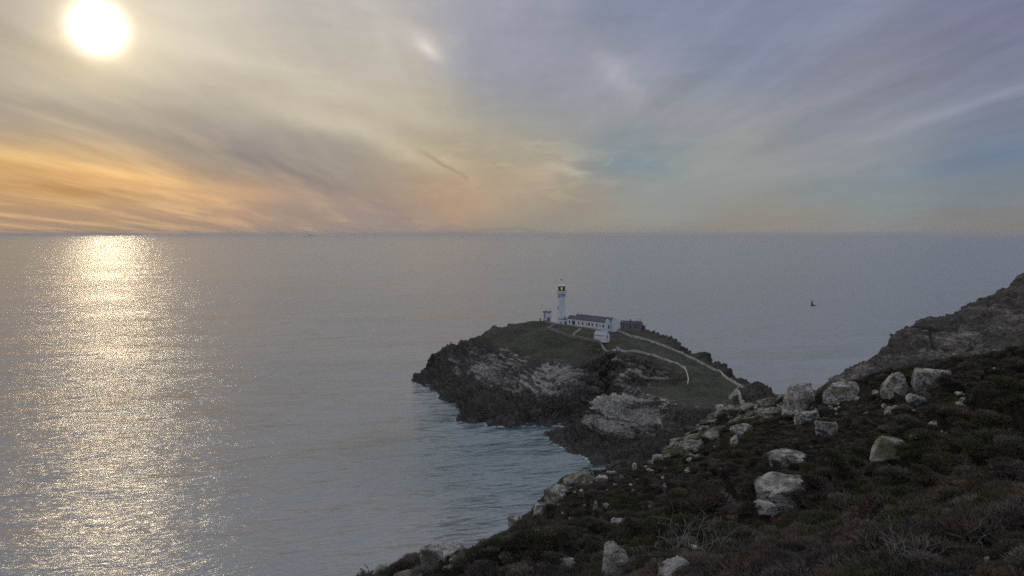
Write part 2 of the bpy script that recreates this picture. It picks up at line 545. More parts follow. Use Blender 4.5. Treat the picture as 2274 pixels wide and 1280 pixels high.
def rock_material(name, far=True):
    """rock, turf and heath of the headlands: 'grass' and 'tone' come from the mesh"""
    m, k = material(name)
    g = k.n('ShaderNodeAttribute', attribute_name='grass').outputs['Fac']
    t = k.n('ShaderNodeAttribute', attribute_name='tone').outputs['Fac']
    p = k.pos
    sc = 1.0 if far else 2.2
    n1 = k.noise(p, 0.35 * sc, 6, 0.62)
    n2 = k.noise(p, 0.07 * sc, 4, 0.55)
    wz = k.noise(k.v('SCALE', p, None, scale=0.05 * sc), 1.0, 3, 0.5)
    sp = k.sep(p)
    dipk = k.mr(sp[0], 14.0, 34.0, 0.42, 0.06) if far else 0.12
    zz = k.m('ADD', k.m('MULTIPLY_ADD', wz, 10.0, sp[2]), k.m('MULTIPLY', sp[0], dipk))
    strata = k.noise(k.comb(k.m('MULTIPLY', sp[0], 0.05), k.m('MULTIPLY', sp[1], 0.05), zz), 0.5 * sc, 4, 0.65)
    blk = k.noise(k.v('MULTIPLY', p, (1.0, 1.0, 0.35)), 0.5 * sc, 5, 0.65)
    f = k.m('ADD', k.m('MULTIPLY', strata, 0.66), k.m('MULTIPLY', blk, 0.34))
    zb = k.m('MULTIPLY', k.m('ADD', zz, k.m('MULTIPLY', n1, 1.2 / sc)), 0.62 * sc)
    bed = k.n('ShaderNodeTexWhiteNoise', noise_dimensions='1D')
    k.put(bed.inputs['W'], k.m('FLOOR', zb))
    joint = k.mr(k.m('ABSOLUTE', k.m('SUBTRACT', k.m('FRACT', zb), 0.5)), 0.36, 0.48)
    f = k.m('ADD', f, k.m('MULTIPLY', k.m('SUBTRACT', bed.outputs['Value'], 0.5), 0.17))
    f = k.m('SUBTRACT', f, k.m('MULTIPLY', joint, 0.10))
    f = k.m('ADD', f, k.m('MULTIPLY', k.m('SUBTRACT', k.noise(p, 0.045 * sc, 3, 0.6), 0.5), 0.5))
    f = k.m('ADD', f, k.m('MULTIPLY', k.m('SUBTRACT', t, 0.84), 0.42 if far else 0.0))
    f = k.mr(f, 0.40, 0.60)
    pale = k.mix(n2, ((0.40, 0.375, 0.34) if far else (0.30, 0.26, 0.225)), ((0.52, 0.52, 0.49) if far else (0.42, 0.40, 0.375)))
    darkr = k.mix(n1, (0.045, 0.043, 0.042), (0.13, 0.12, 0.11))
    rock = k.mix(f, darkr, pale)
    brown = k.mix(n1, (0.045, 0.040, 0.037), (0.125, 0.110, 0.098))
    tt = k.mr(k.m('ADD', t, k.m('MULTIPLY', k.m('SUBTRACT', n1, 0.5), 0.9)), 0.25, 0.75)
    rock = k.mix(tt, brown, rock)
    # lichen flecks and guano
    fl = k.mr(k.noise(p, 1.1 * sc, 3, 0.7), 0.66, 0.74)
    rock = k.mix(k.m('MULTIPLY', fl, 0.6), rock, (0.50, 0.50, 0.44))
    # black zone above the water line
    wet = k.mr(k.m('SUBTRACT', sp[2], k.m('MULTIPLY', n2, 11.0)), -2.0, 1.5)
    rock = k.mix(wet, k.mix(n1, (0.042, 0.040, 0.039), (0.140, 0.124, 0.114)), rock)
    turf = k.mix(k.mr(k.noise(p, 0.10 * sc, 6, 0.68), 0.35, 0.65), (0.038, 0.048, 0.034), (0.085, 0.088, 0.058))
    turf = k.mix(k.mr(k.noise(p, 0.5 * sc, 5, 0.7), 0.48, 0.68), turf, (0.105, 0.100, 0.075))
    gg = k.mr(k.m('ADD', g, k.m('MULTIPLY', k.m('SUBTRACT', k.m('MULTIPLY_ADD', strata, 0.4, k.m('MULTIPLY', n1, 0.6)), 0.5), -2.6)), 0.42, 0.58)
    k.put(k.b.inputs['Base Color'], k.mix(gg, rock, turf))
    k.b.inputs['Roughness'].default_value = 0.9
    k.b.inputs['Specular IOR Level'].default_value = 0.2
    hh = k.m('ADD', k.m('MULTIPLY', strata, 0.9), k.m('MULTIPLY', k.noise(p, 0.9 * sc, 6, 0.7), 0.8))
    k.put(k.b.inputs['Normal'], bump(k, hh, 1.1 / sc))
    return m


M_rockfar = rock_material('sea cliff rock and turf')
M_rocknear = rock_material('cliff rock and heath', False)


def heath_soil():
    m, k = material('heath soil')
    n = k.noise(k.pos, 0.8, 6, 0.65)
    k.put(k.b.inputs['Base Color'], k.mix(n, (0.020, 0.017, 0.015), (0.055, 0.045, 0.035)))
    k.b.inputs['Roughness'].default_value = 0.95
    k.b.inputs['Specular IOR Level'].default_value = 0.1
    k.put(k.b.inputs['Normal'], bump(k, k.noise(k.pos, 4.0, 5, 0.7), 0.15))
    return m


def boulder_material(name='lichened boulder rock', turf=False):
    m, k = material(name)
    rnd = k.n('ShaderNodeObjectInfo').outputs['Random']
    p = k.v('ADD', k.pos, k.v('SCALE', (3.1, 5.7, 1.3), None, scale=rnd))
    sz = 1.2
    n = k.noise(p, sz, 7, 0.65)
    n2 = k.noise(p, sz * 4, 5, 0.7)
    n3 = k.noise(p, 0.7, 3, 0.6)
    base = k.mix(k.mr(n, 0.35, 0.65), (0.17, 0.165, 0.145), (0.50, 0.49, 0.46))
    base = k.mix(k.mr(n2, 0.58, 0.7), base, (0.70, 0.69, 0.64))
    base = k.mix(k.mr(n2, 0.47, 0.38), base, (0.07, 0.067, 0.06))
    base = k.mix(k.m('MULTIPLY', k.mr(n3, 0.50, 0.62), 0.75), base, (0.11, 0.10, 0.06))
    if turf:
        base = k.mix(0.45, base, (0.10, 0.095, 0.07))
        base = k.mix(k.mr(k.noise(k.pos, 0.55, 4, 0.65), 0.46, 0.56), base, (0.050, 0.050, 0.028))
    k.put(k.b.inputs['Base Color'], base)
    k.b.inputs['Roughness'].default_value = 0.9
    k.b.inputs['Specular IOR Level'].default_value = 0.2
    hh = k.m('ADD', n, k.m('MULTIPLY', n2, 0.35))
    k.put(k.b.inputs['Normal'], bump(k, hh, 0.09))
    return m


def plant_material(name, cols):
    m, k = material(name)
    rnd = k.n('ShaderNodeObjectInfo').outputs['Random']
    n = k.noise(k.pos, 0.20, 4, 0.6)
    n2 = k.noise(k.pos, 1.3, 3, 0.6)
    c = k.mix(k.mr(n, 0.40, 0.58), cols[0], cols[1])
    c = k.mix(k.mr(n2, 0.5, 0.66), c, cols[2])
    c = k.mix(k.mr(rnd, 0.80, 1.0), c, cols[3])
    c = k.mix(k.mr(k.noise(k.pos, 0.5, 3, 0.6), 0.55, 0.68), c, tuple(0.5 * (a + b) for a, b in zip(cols[2], cols[3])))
    k.put(k.b.inputs['Base Color'], c)
    k.b.inputs['Roughness'].default_value = 0.75
    k.b.inputs['Specular IOR Level'].default_value = 0.15
    return m


M_sea = sea_material()
M_soil = heath_soil()
M_boulder = boulder_material()
M_outcrop = boulder_material('outcrop rock with turf', True)
M_heather = plant_material('heather sprigs', ((0.080, 0.069, 0.063), (0.076, 0.080, 0.045), (0.150, 0.102, 0.074), (0.20, 0.18, 0.155)))
M_twig = simple('dead grey twigs', (0.24, 0.22, 0.20), 0.8, 0.3, 6.0, 0)
M_white = simple('white painted render', (0.72, 0.75, 0.82), 0.7, 0.07, 0.8, 0.02)
M_slate = simple('slate roof', (0.085, 0.090, 0.115), 0.6, 0.25, 1.8, 0.03)
M_paleroof = simple('pale roof sheets', (0.42, 0.44, 0.47), 0.6, 0.1, 1.2, 0.02)
M_stone = simple('grey stone masonry', (0.22, 0.21, 0.20), 0.9, 0.35, 1.3, 0.1)
M_darkstone = simple('dark stone masonry', (0.10, 0.095, 0.09), 0.9, 0.35, 1.3, 0.1)
M_limewall = simple('limewashed wall top', (0.44, 0.44, 0.41), 0.9, 0.45, 0.5, 0.05)
M_green = simple('green painted timber', (0.025, 0.09, 0.07), 0.6, 0.1, 2, 0)
M_dark = simple('dark window glass', (0.012, 0.014, 0.018), 0.15, 0.1, 2, 0, 0.5)
M_black = simple('black painted iron', (0.02, 0.02, 0.022), 0.5, 0.1, 2, 0)
M_iron = simple('grey painted iron', (0.25, 0.26, 0.28), 0.5, 0.1, 2, 0)
M_wood = simple('weathered pole wood', (0.09, 0.075, 0.06), 0.85, 0.2, 3, 0)
M_path = simple('worn pale path', (0.30, 0.29, 0.27), 0.95, 0.2, 0.7, 0.05)
M_hull = simple('ship hull paint', (0.05, 0.035, 0.03), 0.6, 0.1, 1, 0)
M_super = simple('ship superstructure paint', (0.10, 0.09, 0.085), 0.6, 0.1, 1, 0)
M_feather = simple('dark gull plumage', (0.020, 0.022, 0.026), 0.8, 0.2, 4, 0)
M_paleplum = simple('pale gull plumage', (0.10, 0.10, 0.11), 0.8, 0.2, 4, 0)


def lamp_material():
    m, k = material('lit fresnel lens')
    k.b.inputs['Base Color'].default_value = (0.5, 0.42, 0.1, 1)
    k.b.inputs['Roughness'].default_value = 0.3
    k.b.inputs['Emission Color'].default_value = (1.0, 0.86, 0.32, 1)
    k.b.inputs['Emission Strength'].default_value = 1.1
    return m


def glass_material():
    m, k = material('lantern glazing')
    out = [n for n in k.t.nodes if n.type == 'OUTPUT_MATERIAL'][0]
    tr = k.n('ShaderNodeBsdfTransparent')
    tr.inputs[0].default_value = (0.55, 0.57, 0.55, 1)
    mx = k.n('ShaderNodeMixShader')
    mx.inputs[0].default_value = 0.15
    k.t.links.new(tr.outputs[0], mx.inputs[1])
    k.t.links.new(k.b.outputs[0], mx.inputs[2])
    k.b.inputs['Base Color'].default_value = (0.1, 0.1, 0.1, 1)
    k.b.inputs['Roughness'].default_value = 0.05
    k.t.links.new(mx.outputs[0], out.inputs[0])
    return m


def foam_material():
    m, k = material('sea foam')
    k.put(k.b.inputs['Base Color'], k.mix(k.noise(k.pos, 1.5, 4, 0.6), (0.35, 0.38, 0.38), (0.75, 0.77, 0.77)))
    k.b.inputs['Roughness'].default_value = 0.8
    return m


M_lens, M_glass, M_foam = lamp_material(), glass_material(), foam_material()

# ------------------------------------------------------------------ thin sea haze
def haze():
    m = bpy.data.materials.new('thin haze')
    m.use_nodes = True
    k = NT(m.node_tree)
    out = k.n('ShaderNodeOutputMaterial')
    v = k.n('ShaderNodeVolumePrincipled')
    v.inputs['Color'].default_value = (0.93, 0.94, 0.97, 1)
    v.inputs['Density'].default_value = 3.0e-5
    v.inputs['Anisotropy'].default_value = 0.3
    k.t.links.new(v.outputs[0], out.inputs['Volume'])
    R_ = 46000
    V = [(x, y, z) for z in (-20, 140) for x, y in ((-R_, -R_), (R_, -R_), (R_, R_), (-R_, R_))]
    me = bpy.data.meshes.new('haze')
    me.from_pydata(V, [], [(0, 3, 2, 1), (4, 5, 6, 7), (0, 1, 5, 4), (1, 2, 6, 5), (2, 3, 7, 6), (3, 0, 4, 7)])
    link('haze', me, m, kind='stuff')


haze()

# ------------------------------------------------------------------ sea
xy, tri = grid(-45000, 45000, -45000, 45000, 9000)
me = np_mesh('sea', np.column_stack([xy, np.zeros(len(xy))]), tri)
link('sea', me, M_sea, kind='structure')


def carve(P, sil, margin=0.0):
    """keep the ground below its measured skyline: sil = (photo x, photo y)"""
    sx, sy = np.array([q[0] for q in sil], float), np.array([q[1] for q in sil], float)
    cc, ss = math.cos(PITCH), math.sin(PITCH)
    Y = np.maximum(P[:, 1], 1.0)
    zc = P[:, 2] - CAMZ
    dep = np.maximum(Y * cc - zc * ss, 0.5)
    px = W / 2 + F * P[:, 0] / dep
    ly = np.interp(px, sx, sy)
    dy = (H / 2 - ly) / F
    lim = CAMZ + Y * (-ss + dy * cc) / (cc + dy * ss) - margin
    over = P[:, 2] - lim
    act = (P[:, 1] > 2) & (over > 0)
    P[act, 2] = lim[act]
    return P


# ------------------------------------------------------------------ the lighthouse headland
hp = []          # (x, y, z, grass, tone)


def c(px, py, Y, g=0.0, t=0.7):
    p = at(px, py, Y)
    hp.append((p.x, p.y, p.z, g, t))


def cs(px, py, t=0.1):                      # shore line, plus a point under water further out
    p = at_z(px, py, 0.0)
    hp.append((p.x, p.y, 0.0, -0.5, t))


def w(x, y, z, g=0.0, t=0.5):
    hp.append((x, y, z, g, t))


for q in ((922, 843), (945, 858), (985, 886), (1012, 900), (1018, 925), (1050, 938), (1090, 945), (1130, 948), (1165, 942), (1215, 946), (1260, 944), (1300, 941)):
    cs(*q)
for q in ((1214, 966), (1235, 985), (1265, 1001), (1300, 1008), (1330, 1014), (1300, 948), (1250, 957)):
    cs(*q)
# sea bed
for q in ((-82, 468), (-60, 440), (-48, 420), (-36, 395), (-28, 378), (-15, 358), (0, 342), (12, 345), (26, 347), (10, 325), (14, 312), (24, 297), (36, 290), (48, 276)):
    w(q[0], q[1], -7, -0.5, 0.1)
for q in ((-80, 500), (-50, 520), (-20, 530), (20, 538), (60, 540), (90, 530), (115, 500), (135, 460), (150, 420), (160, 385)):
    w(q[0], q[1], -9, -0.5, 0.2)
# inlet and cleft, with their shade painted in by a low tone
w(40, 360, -3, -0.5, 0.0); w(46, 372, -3, -0.5, 0.0); w(46, 388, -3, -0.5, 0.0); w(50, 404, -2, -0.5, 0.0); w(55, 420, 3, -0.5, 0.0); w(44, 352, -3, -0.5, 0.0)
w(50, 388, -2, -0.5, 0.0); w(52, 375, 0, -0.5, 0.0)
# back skyline of the island, left tip to lighthouse
for q in ((935, 834, 467, -.3, .15), (957, 822, 470, -.3, .15), (962, 800, 474, -.2, .4), (985, 786, 477, -.1, .4), (1010, 778, 480, .1, .4), (1050, 752, 484, .5, .3), (1082, 735, 488, .5, .4),
          (1100, 727, 490, .6, .4), (1140, 718, 494, .8, .5), (1180, 712, 498, .8, .5), (1205, 713, 500, .8, .5)):
    c(*q)
for q in ((-60, 486, -2), (-45, 492, 0), (-30, 500, 3), (-14, 506, 5), (2, 514, 7), (20, 522, 8), (45, 524, 8)):
    w(*q, -.3, .3)
# island body seen from the camera
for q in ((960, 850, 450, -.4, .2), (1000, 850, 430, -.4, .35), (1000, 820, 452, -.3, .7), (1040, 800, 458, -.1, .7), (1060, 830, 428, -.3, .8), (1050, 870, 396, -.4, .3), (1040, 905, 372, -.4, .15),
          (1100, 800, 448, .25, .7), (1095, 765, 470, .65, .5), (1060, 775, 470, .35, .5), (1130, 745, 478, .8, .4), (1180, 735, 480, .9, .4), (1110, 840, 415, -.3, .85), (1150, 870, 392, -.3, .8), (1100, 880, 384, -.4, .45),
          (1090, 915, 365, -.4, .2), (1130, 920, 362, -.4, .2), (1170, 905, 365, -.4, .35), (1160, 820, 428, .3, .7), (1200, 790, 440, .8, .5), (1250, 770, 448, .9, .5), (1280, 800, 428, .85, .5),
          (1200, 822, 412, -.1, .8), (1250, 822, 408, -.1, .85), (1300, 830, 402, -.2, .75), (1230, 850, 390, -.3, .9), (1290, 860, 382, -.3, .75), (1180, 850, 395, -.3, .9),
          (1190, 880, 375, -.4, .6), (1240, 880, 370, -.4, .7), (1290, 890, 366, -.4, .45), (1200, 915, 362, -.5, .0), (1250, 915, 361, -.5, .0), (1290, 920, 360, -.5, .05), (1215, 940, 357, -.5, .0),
          (1320, 800, 425, .5, .4), (1335, 840, 396, -.5, .0), (1330, 790, 436, .8, .5), (1318, 870, 378, -.5, .05), (1350, 788, 432, .55, .4), (1352, 812, 424, -.5, .0), (1350, 850, 408, -.5, .0)):  # lowest tones paint the shade of cave and cleft into the rock colour
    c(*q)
# terrace under the buildings
for q in ((1230, 722, 490, 1, .5), (1247, 719, 494, 1, .5), (1262, 724, 487, 1, .5), (1300, 731, 476, 1, .5), (1345, 738, 460, 1, .5), (1215, 733, 464, 1, .5), (1245, 741, 456, 1, .5), (1290, 750, 450, 1, .5),
          (1330, 760, 442, 1, .5), (1335, 750, 447, 1, .5), (1366, 742, 462, 1, .5), (1385, 735, 494, .9, .5), (1422, 741, 488, .7, .5), (1400, 750, 460, 1, .5)):
    c(*q)
w(60, 505, 29, .7, .5); w(40, 508, 30, .7, .5); w(85, 508, 22, .3, .3); w(78, 500, 27, .8, .4)
# wall line along the face and field behind
for q in ((1370, 773, 425, .8, .6), (1410, 781, 414, .8, .6), (1450, 791, 405, .8, .6), (1500, 806, 393, .7, .6), (1524, 826, 379, .7, .6), (1528, 853, 364, .7, .6),
          (1420, 760, 446, 1, .5), (1480, 785, 425, 1, .5), (1540, 815, 400, 1, .5), (1590, 845, 378, 1, .5)):
    c(*q)
# the face under the wall
for q in ((1372, 800, 415, .3, .8), (1372, 835, 400, .3, .75), (1372, 866, 388, .3, .6), (1410, 820, 398, .3, .8), (1440, 850, 384, .4, .7), (1480, 830, 387, .32, .8), (1410, 850, 388, .35, .75), (1500, 855, 372, .5, .6)):
    c(*q)
# path, right skyline, dark cliff end
for q in ((1450, 762, 445, 1, .5), (1500, 782, 430, 1, .5), (1560, 812, 405, 1, .5), (1600, 830, 390, 1, .5), (1645, 862, 360, .9, .5), (1620, 886, 345, .8, .5), (1650, 898, 335, .7, .5),
          (1430, 741, 478, .4, .3), (1470, 754, 466, .2, .2), (1510, 771, 450, .2, .2), (1560, 796, 426, .2, .2), (1600, 820, 405, .2, .2), (1650, 852, 378, .2, .2), (1690, 863, 362, .1, .15), (1710, 876, 352, -.3, .1),
          (1712, 888, 342, -.4, .0), (1680, 878, 344, -.4, .0), (1655, 885, 338, -.4, .0), (1700, 900, 330, -.4, .0), (1740, 905, 318, -.2, .1)):
    c(*q)
for q in ((92, 492, 2), (106, 472, 0), (118, 445, 0), (125, 420, 0), (132, 392, 0), (138, 368, 0), (145, 345, 0)):
    w(*q, -.3, .2)
# ledge and striped cliff
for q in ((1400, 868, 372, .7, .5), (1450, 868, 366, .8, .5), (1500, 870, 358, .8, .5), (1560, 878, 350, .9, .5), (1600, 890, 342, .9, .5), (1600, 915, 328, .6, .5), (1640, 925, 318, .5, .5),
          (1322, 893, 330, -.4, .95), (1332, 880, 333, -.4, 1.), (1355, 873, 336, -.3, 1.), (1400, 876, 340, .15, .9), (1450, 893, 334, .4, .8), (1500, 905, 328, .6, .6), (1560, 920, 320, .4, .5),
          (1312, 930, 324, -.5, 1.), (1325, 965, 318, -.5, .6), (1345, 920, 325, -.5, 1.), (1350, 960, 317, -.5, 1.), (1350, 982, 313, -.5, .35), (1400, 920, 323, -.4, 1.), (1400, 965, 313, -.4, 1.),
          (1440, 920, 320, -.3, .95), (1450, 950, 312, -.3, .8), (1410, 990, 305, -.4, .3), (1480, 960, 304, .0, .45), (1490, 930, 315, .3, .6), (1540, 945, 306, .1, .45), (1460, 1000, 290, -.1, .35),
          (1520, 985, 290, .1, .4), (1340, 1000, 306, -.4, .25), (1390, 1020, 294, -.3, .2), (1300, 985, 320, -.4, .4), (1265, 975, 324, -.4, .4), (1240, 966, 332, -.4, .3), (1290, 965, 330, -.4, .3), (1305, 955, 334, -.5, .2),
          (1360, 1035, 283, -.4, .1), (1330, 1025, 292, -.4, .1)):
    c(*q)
for q in ((60, 240, -6), (75, 255, 2), (100, 240, 14), (130, 250, 26), (150, 280, 30), (165, 310, 20), (170, 340, 4), (185, 290, 22), (200, 250, 40), (220, 300, 5), (180, 370, -8), (210, 420, -12), (250, 340, -10), (250, 250, 35)):
    w(*q, .2, .3)
for q in ((0, 240, -12), (30, 240, -12), (-120, 420, -12), (-130, 520, -14), (-40, 300, -14), (0, 580, -14), (120, 580, -14), (220, 520, -14)):
    w(*q, -.5, .2)

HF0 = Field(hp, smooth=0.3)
CLEFTS = []
for (a_, b_, wd_, dp_) in (((1366, 800, 414), (1364, 874, 382), 9.0, 11.0), ((1443, 806, 400), (1440, 864, 379), 1.5, 1.3)):
    A_, B2_ = at(*a_), at(*b_)
    CLEFTS.append((A_.x, A_.y, B2_.x, B2_.y, wd_, dp_))


def HF(xy):
    """the smooth land with its sheer sided clefts cut in"""
    o = HF0(xy)
    for ax, ay, bx, by, wd_, dp_ in CLEFTS:
        f_ = (xy[:, 1] - by) / (ay - by)
        off = xy[:, 0] - (bx + (ax - bx) * f_) + 0.5 * perlin(np.column_stack([xy * 0.25, xy[:, :1] * 0]))
        m_ = sstep(off, 0.25, -0.45) * sstep(off, -wd_, -wd_ * 0.45) * sstep(f_, 1.0, 0.8) * sstep(f_, -0.15, 0.05)
        o[:, 0] -= m_ * np.minimum(dp_, np.maximum(o[:, 0] + 2.0, 0))
        o[:, 2] -= 0.5 * m_  # tone drops too, so shade inside the cleft is painted on
        o[:, 1] -= 0.8 * m_
    return o


def hrule(m):
    d = np.sqrt(m[:, 0] ** 2 + m[:, 1] ** 2)
    L = 0.0016 * d
    L = np.where(m[:, 2] < -2.0, 9.0, L)
    back = (m[:, 1] > 500) | (m[:, 0] > 175)
    return np.where(back, np.maximum(L, 2.5), L)


xy, tri = grid(-130, 260, 236, 590, 12)
xy, tri, zz = refine(xy, tri, HF, hrule)
P = np.column_stack([xy, zz[:, 0]])
P = carve(P, ((0, 1300), (900, 1300), (918, 846), (935, 836), (955, 828), (963, 803), (985, 788), (1010, 780), (1050, 753), (1082, 736), (1100, 728), (1140, 719), (1180, 713), (1205, 713), (1247, 717), (1300, 722), (1370, 731),
              (1400, 733), (1430, 741), (1470, 754), (1510, 771), (1560, 797), (1600, 821), (1640, 846), (1660, 860), (1690, 865), (1706, 874), (1714, 890), (1760, 905), (1900, 900), (2100, 860), (2400, 860)))
P[:, 2] = np.where(P[:, 1] > 535, np.minimum(P[:, 2], -3.0), P[:, 2])
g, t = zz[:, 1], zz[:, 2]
N = vnormals(P, tri)
steep = 1 - N[:, 2]
g = g - sstep(steep, 0.22, 0.5) * 0.5
rk = 1 - sstep(g, 0.25, 0.75)
above = sstep(P[:, 2], -3, 1.5)
wv = fbm(P * 0.02, 3)
s = P[:, 2] + wv * 6 + P[:, 0] * (0.42 - 0.36 * sstep(P[:, 0], 14, 34))
lay = perlin(np.column_stack([P[:, 0] * 0.03, P[:, 1] * 0.03, s * 0.62])) * 1.0 + perlin(np.column_stack([P[:, 0] * 0.06 + 9, P[:, 1] * 0.06, s * 1.5])) * 0.5
gully = fbm(np.column_stack([P[:, 0] * 0.11, P[:, 1] * 0.11, P[:, 2] * 0.02]), 4, 0.55, True)
block = fbm(P * 0.22 + 40, 4, 0.6)
big = fbm(P * 0.085 + 11, 3, 0.5, True)
qn = fbm(P * 0.13 + 23, 2) * 3.0 + P[:, 2] * 0.12
stepb = (np.floor(qn) + sstep(qn - np.floor(qn), 0.35, 0.65)) - qn
disp = rk * above * (beds(P, s, 1.7, 4.5) * 1.6 + beds(P, s + 9, 5.0, 13.0) * 2.6 + lay * 0.6 * np.clip(t + 0.4, 0.5, 1.2) + (gully - 0.6) * 1.4 + block * 0.6 + (big - 0.6) * 2.4 + stepb * 2.6)
disp += (1 - rk) * (fbm(P * 0.08, 5, 0.6) * 0.5 + fbm(P * 0.5, 2) * 0.12)
# keep the built terraces even
for bx, by, br in ((33, 494, 12), (46, 478, 24), (57, 452, 10), (75, 494, 12), (24, 496, 8)):
    disp *= sstep(np.hypot(P[:, 0] - bx, P[:, 1] - by), br * 0.7, br * 1.2) * 0.9 + 0.1
P = P + N * disp[:, None]
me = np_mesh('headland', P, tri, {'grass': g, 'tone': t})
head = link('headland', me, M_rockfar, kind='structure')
HB = BVHTree.FromPolygons([tuple(v) for v in P], [tuple(int(i) for i in f) for f in tri])


def hz(x, y):
    h = HB.ray_cast(Vector((x, y, 200)), Vector((0, 0, -1)))
    return h[0].z if h[0] else 0.0


# ------------------------------------------------------------------ the cliff on the right
hp = []
for q in ((1815, 860, 150, .3, .4), (1850, 847, 155, .3, .3), (1900, 827, 162, .3, .3), (1955, 796, 170, .2, .3), (1976, 780, 172, -.3, .3), (1979, 760, 174, -.3, .3), (1984, 742, 176, -.2, .3), (1995, 733, 178, -.1, .35),
          (2020, 724, 181, .2, .3), (2055, 717, 184, .3, .4), (2085, 708, 187, .4, .4), (2138, 691, 192, .3, .4), (2165, 668, 196, .1, .3), (2200, 650, 198, .3, .4), (2240, 635, 202, .3, .4), (2274, 611, 206, .3, .4),
          (2330, 580, 210, .3, .4), (2450, 540, 220, .4, .4)):
    c(*q)
for q in ((1990, 800, 162, -.3, .45), (2030, 770, 168, -.35, .45), (2040, 800, 160, -.35, .45), (2060, 740, 176, -.3, .45), (2068, 800, 160, -.3, .4), (2080, 765, 165, 0., .6),
          (2085, 795, 158, .1, .6), (2100, 745, 170, .3, .5), (2150, 730, 172, .45, .5), (2150, 775, 150, .55, .5), (2200, 700, 178, .45, .45), (2250, 680, 178, .4, .4), (2274, 730, 150, .6, .5),
          (2200, 750, 150, .6, .5), (2100, 800, 145, .6, .5), (2000, 830, 135, .6, .5), (1900, 850, 135, .5, .5), (1850, 870, 132, .5, .5), (2274, 780, 125, .6, .5), (2150, 830, 118, .6, .5), (1960, 870, 115, .6, .5),
          (2450, 700, 150, .5, .5), (2450, 850, 100, .5, .5), (1935, 822, 158, .5, .4), (2215, 655, 190, -.2, .35), (2265, 640, 190, -.1, .35)):
    c(*q)
# seaward drop and hidden foot
for q in ((75, 175, 40), (90, 190, 45), (110, 205, 55), (135, 220, 62), (165, 240, 60), (60, 160, 35), (72, 205, -5), (90, 225, -5), (120, 245, -5), (160, 270, -5), (60, 185, -5), (45, 165, -8), (40, 130, 20), (230, 260, 30), (210, 220, 95)):
    w(*q, 0, .3)
BF = Field(hp, smooth=0.2)


def brule(m):
    d = np.sqrt(m[:, 0] ** 2 + m[:, 1] ** 2)
    L = 0.0022 * d
    vis = (m[:, 0] / np.maximum(m[:, 1], 1) > 0.36) & (m[:, 0] / np.maximum(m[:, 1], 1) < 0.78) & (m[:, 2] > 25)
    return np.where(vis, L, 6.0)


xy, tri = grid(40, 240, 105, 285, 10)
xy, tri, zz = refine(xy, tri, BF, brule)
P = np.column_stack([xy, zz[:, 0]])
P = carve(P, ((1500, 1000), (1780, 880), (1815, 864), (1850, 852), (1900, 831), (1958, 797), (1976, 783), (1977, 752), (1990, 738), (2020, 728), (2055, 721), (2085, 711), (2138, 695), (2158, 680), (2172, 670), (2205, 662), (2240, 640), (2274, 615), (2450, 545)))
g, t = zz[:, 1], zz[:, 2]
N = vnormals(P, tri)
g = g - 0.22 - sstep(1 - N[:, 2], 0.2, 0.5) * 0.5
rk = 1 - sstep(g, 0.25, 0.75)
wv = fbm(P * 0.04, 3)
s = P[:, 2] + wv * 2.5 + P[:, 0] * 0.05
lay = perlin(np.column_stack([P[:, 0] * 0.06, P[:, 1] * 0.06, s * 1.1]))
gully = fbm(np.column_stack([P[:, 0] * 0.22, P[:, 1] * 0.22, P[:, 2] * 0.05]), 4, 0.55, True)
disp = rk * (beds(P, s, 0.9, 2.2) * 0.7 + beds(P, s + 5, 2.6, 6.0) * 1.2 + lay * 0.35 + (gully - 0.6) * 0.45 + fbm(P * 0.45, 4, 0.6) * 0.55) + (1 - rk) * (fbm(P * 0.2, 5, 0.6) * 0.45)
ca, cb = at(2066, 738, 176), at(2075, 808, 158)
cd = np.array([cb.x - ca.x, cb.y - ca.y]); cl = np.linalg.norm(cd); cd /= cl
rel = P[:, :2] - np.array([ca.x, ca.y])
along = rel @ cd
off = rel[:, 0] * cd[1] - rel[:, 1] * cd[0] + perlin(P * 0.4) * 0.9
disp -= 1.6 * sstep(np.abs(off), 0.6, 0.15) * ((along > -1) & (along < cl + 3))
P = P + N * disp[:, None]
me = np_mesh('cliff', P, tri, {'grass': g, 'tone': t})
link('cliff', me, M_rocknear, kind='structure')
CB = BVHTree.FromPolygons([tuple(v) for v in P], [tuple(int(i) for i in f) for f in tri])

# ------------------------------------------------------------------ the heather hillside the camera stands on
hp = []


def pl(x, y):
    return CAMZ - 2.1 + 0.367 * x - 0.35 * y


EDGE = ((790, 1283, 38), (868, 1262, 42), (905, 1240, 45), (960, 1222, 48), (1000, 1218, 50), (1060, 1226, 50), (1085, 1205, 53), (1150, 1170, 58), (1190, 1130, 64), (1225, 1090, 70), (1240, 1072, 75), (1275, 1052, 82), (1330, 1046, 88), (1400, 1040, 92), (1440, 1022, 95),
        (1480, 1012, 97), (1495, 985, 102), (1530, 970, 106), (1560, 945, 110), (1600, 918, 114), (1640, 903, 116), (1700, 892, 112), (1740, 880, 108), (1810, 880, 104), (1830, 868, 104), (1870, 852, 106), (1920, 838, 104),
        (1985, 815, 98), (2040, 806, 92), (2100, 796, 84), (2160, 788, 76), (2200, 780, 70), (2274, 766, 62), (2400, 745, 56))
for q in EDGE:
    c(*q)
    p = at(*q)
    d2 = Vector((p.x, p.y)).normalized()
    k1 = p.y
    # beyond the edge the ground falls away
    if q[0] < 1750:
        out = Vector((-0.62, 0.78)) if q[0] < 1250 else Vector((-0.25, 0.97))
        w(p.x + out.x * 5, p.y + out.y * 5, p.z - 6.5)
        w(p.x + out.x * 22, p.y + out.y * 22, max(-4, p.z - 38))
        w(p.x + out.x * 48, p.y + out.y * 48, -9)
    else:
        w(p.x * 1.10, p.y * 1.10, p.z - 4.0)
        w(p.x * 1.35, p.y * 1.35, p.z - 20)
        w(p.x * 1.8, p.y * 1.8, max(-5, p.z - 55))
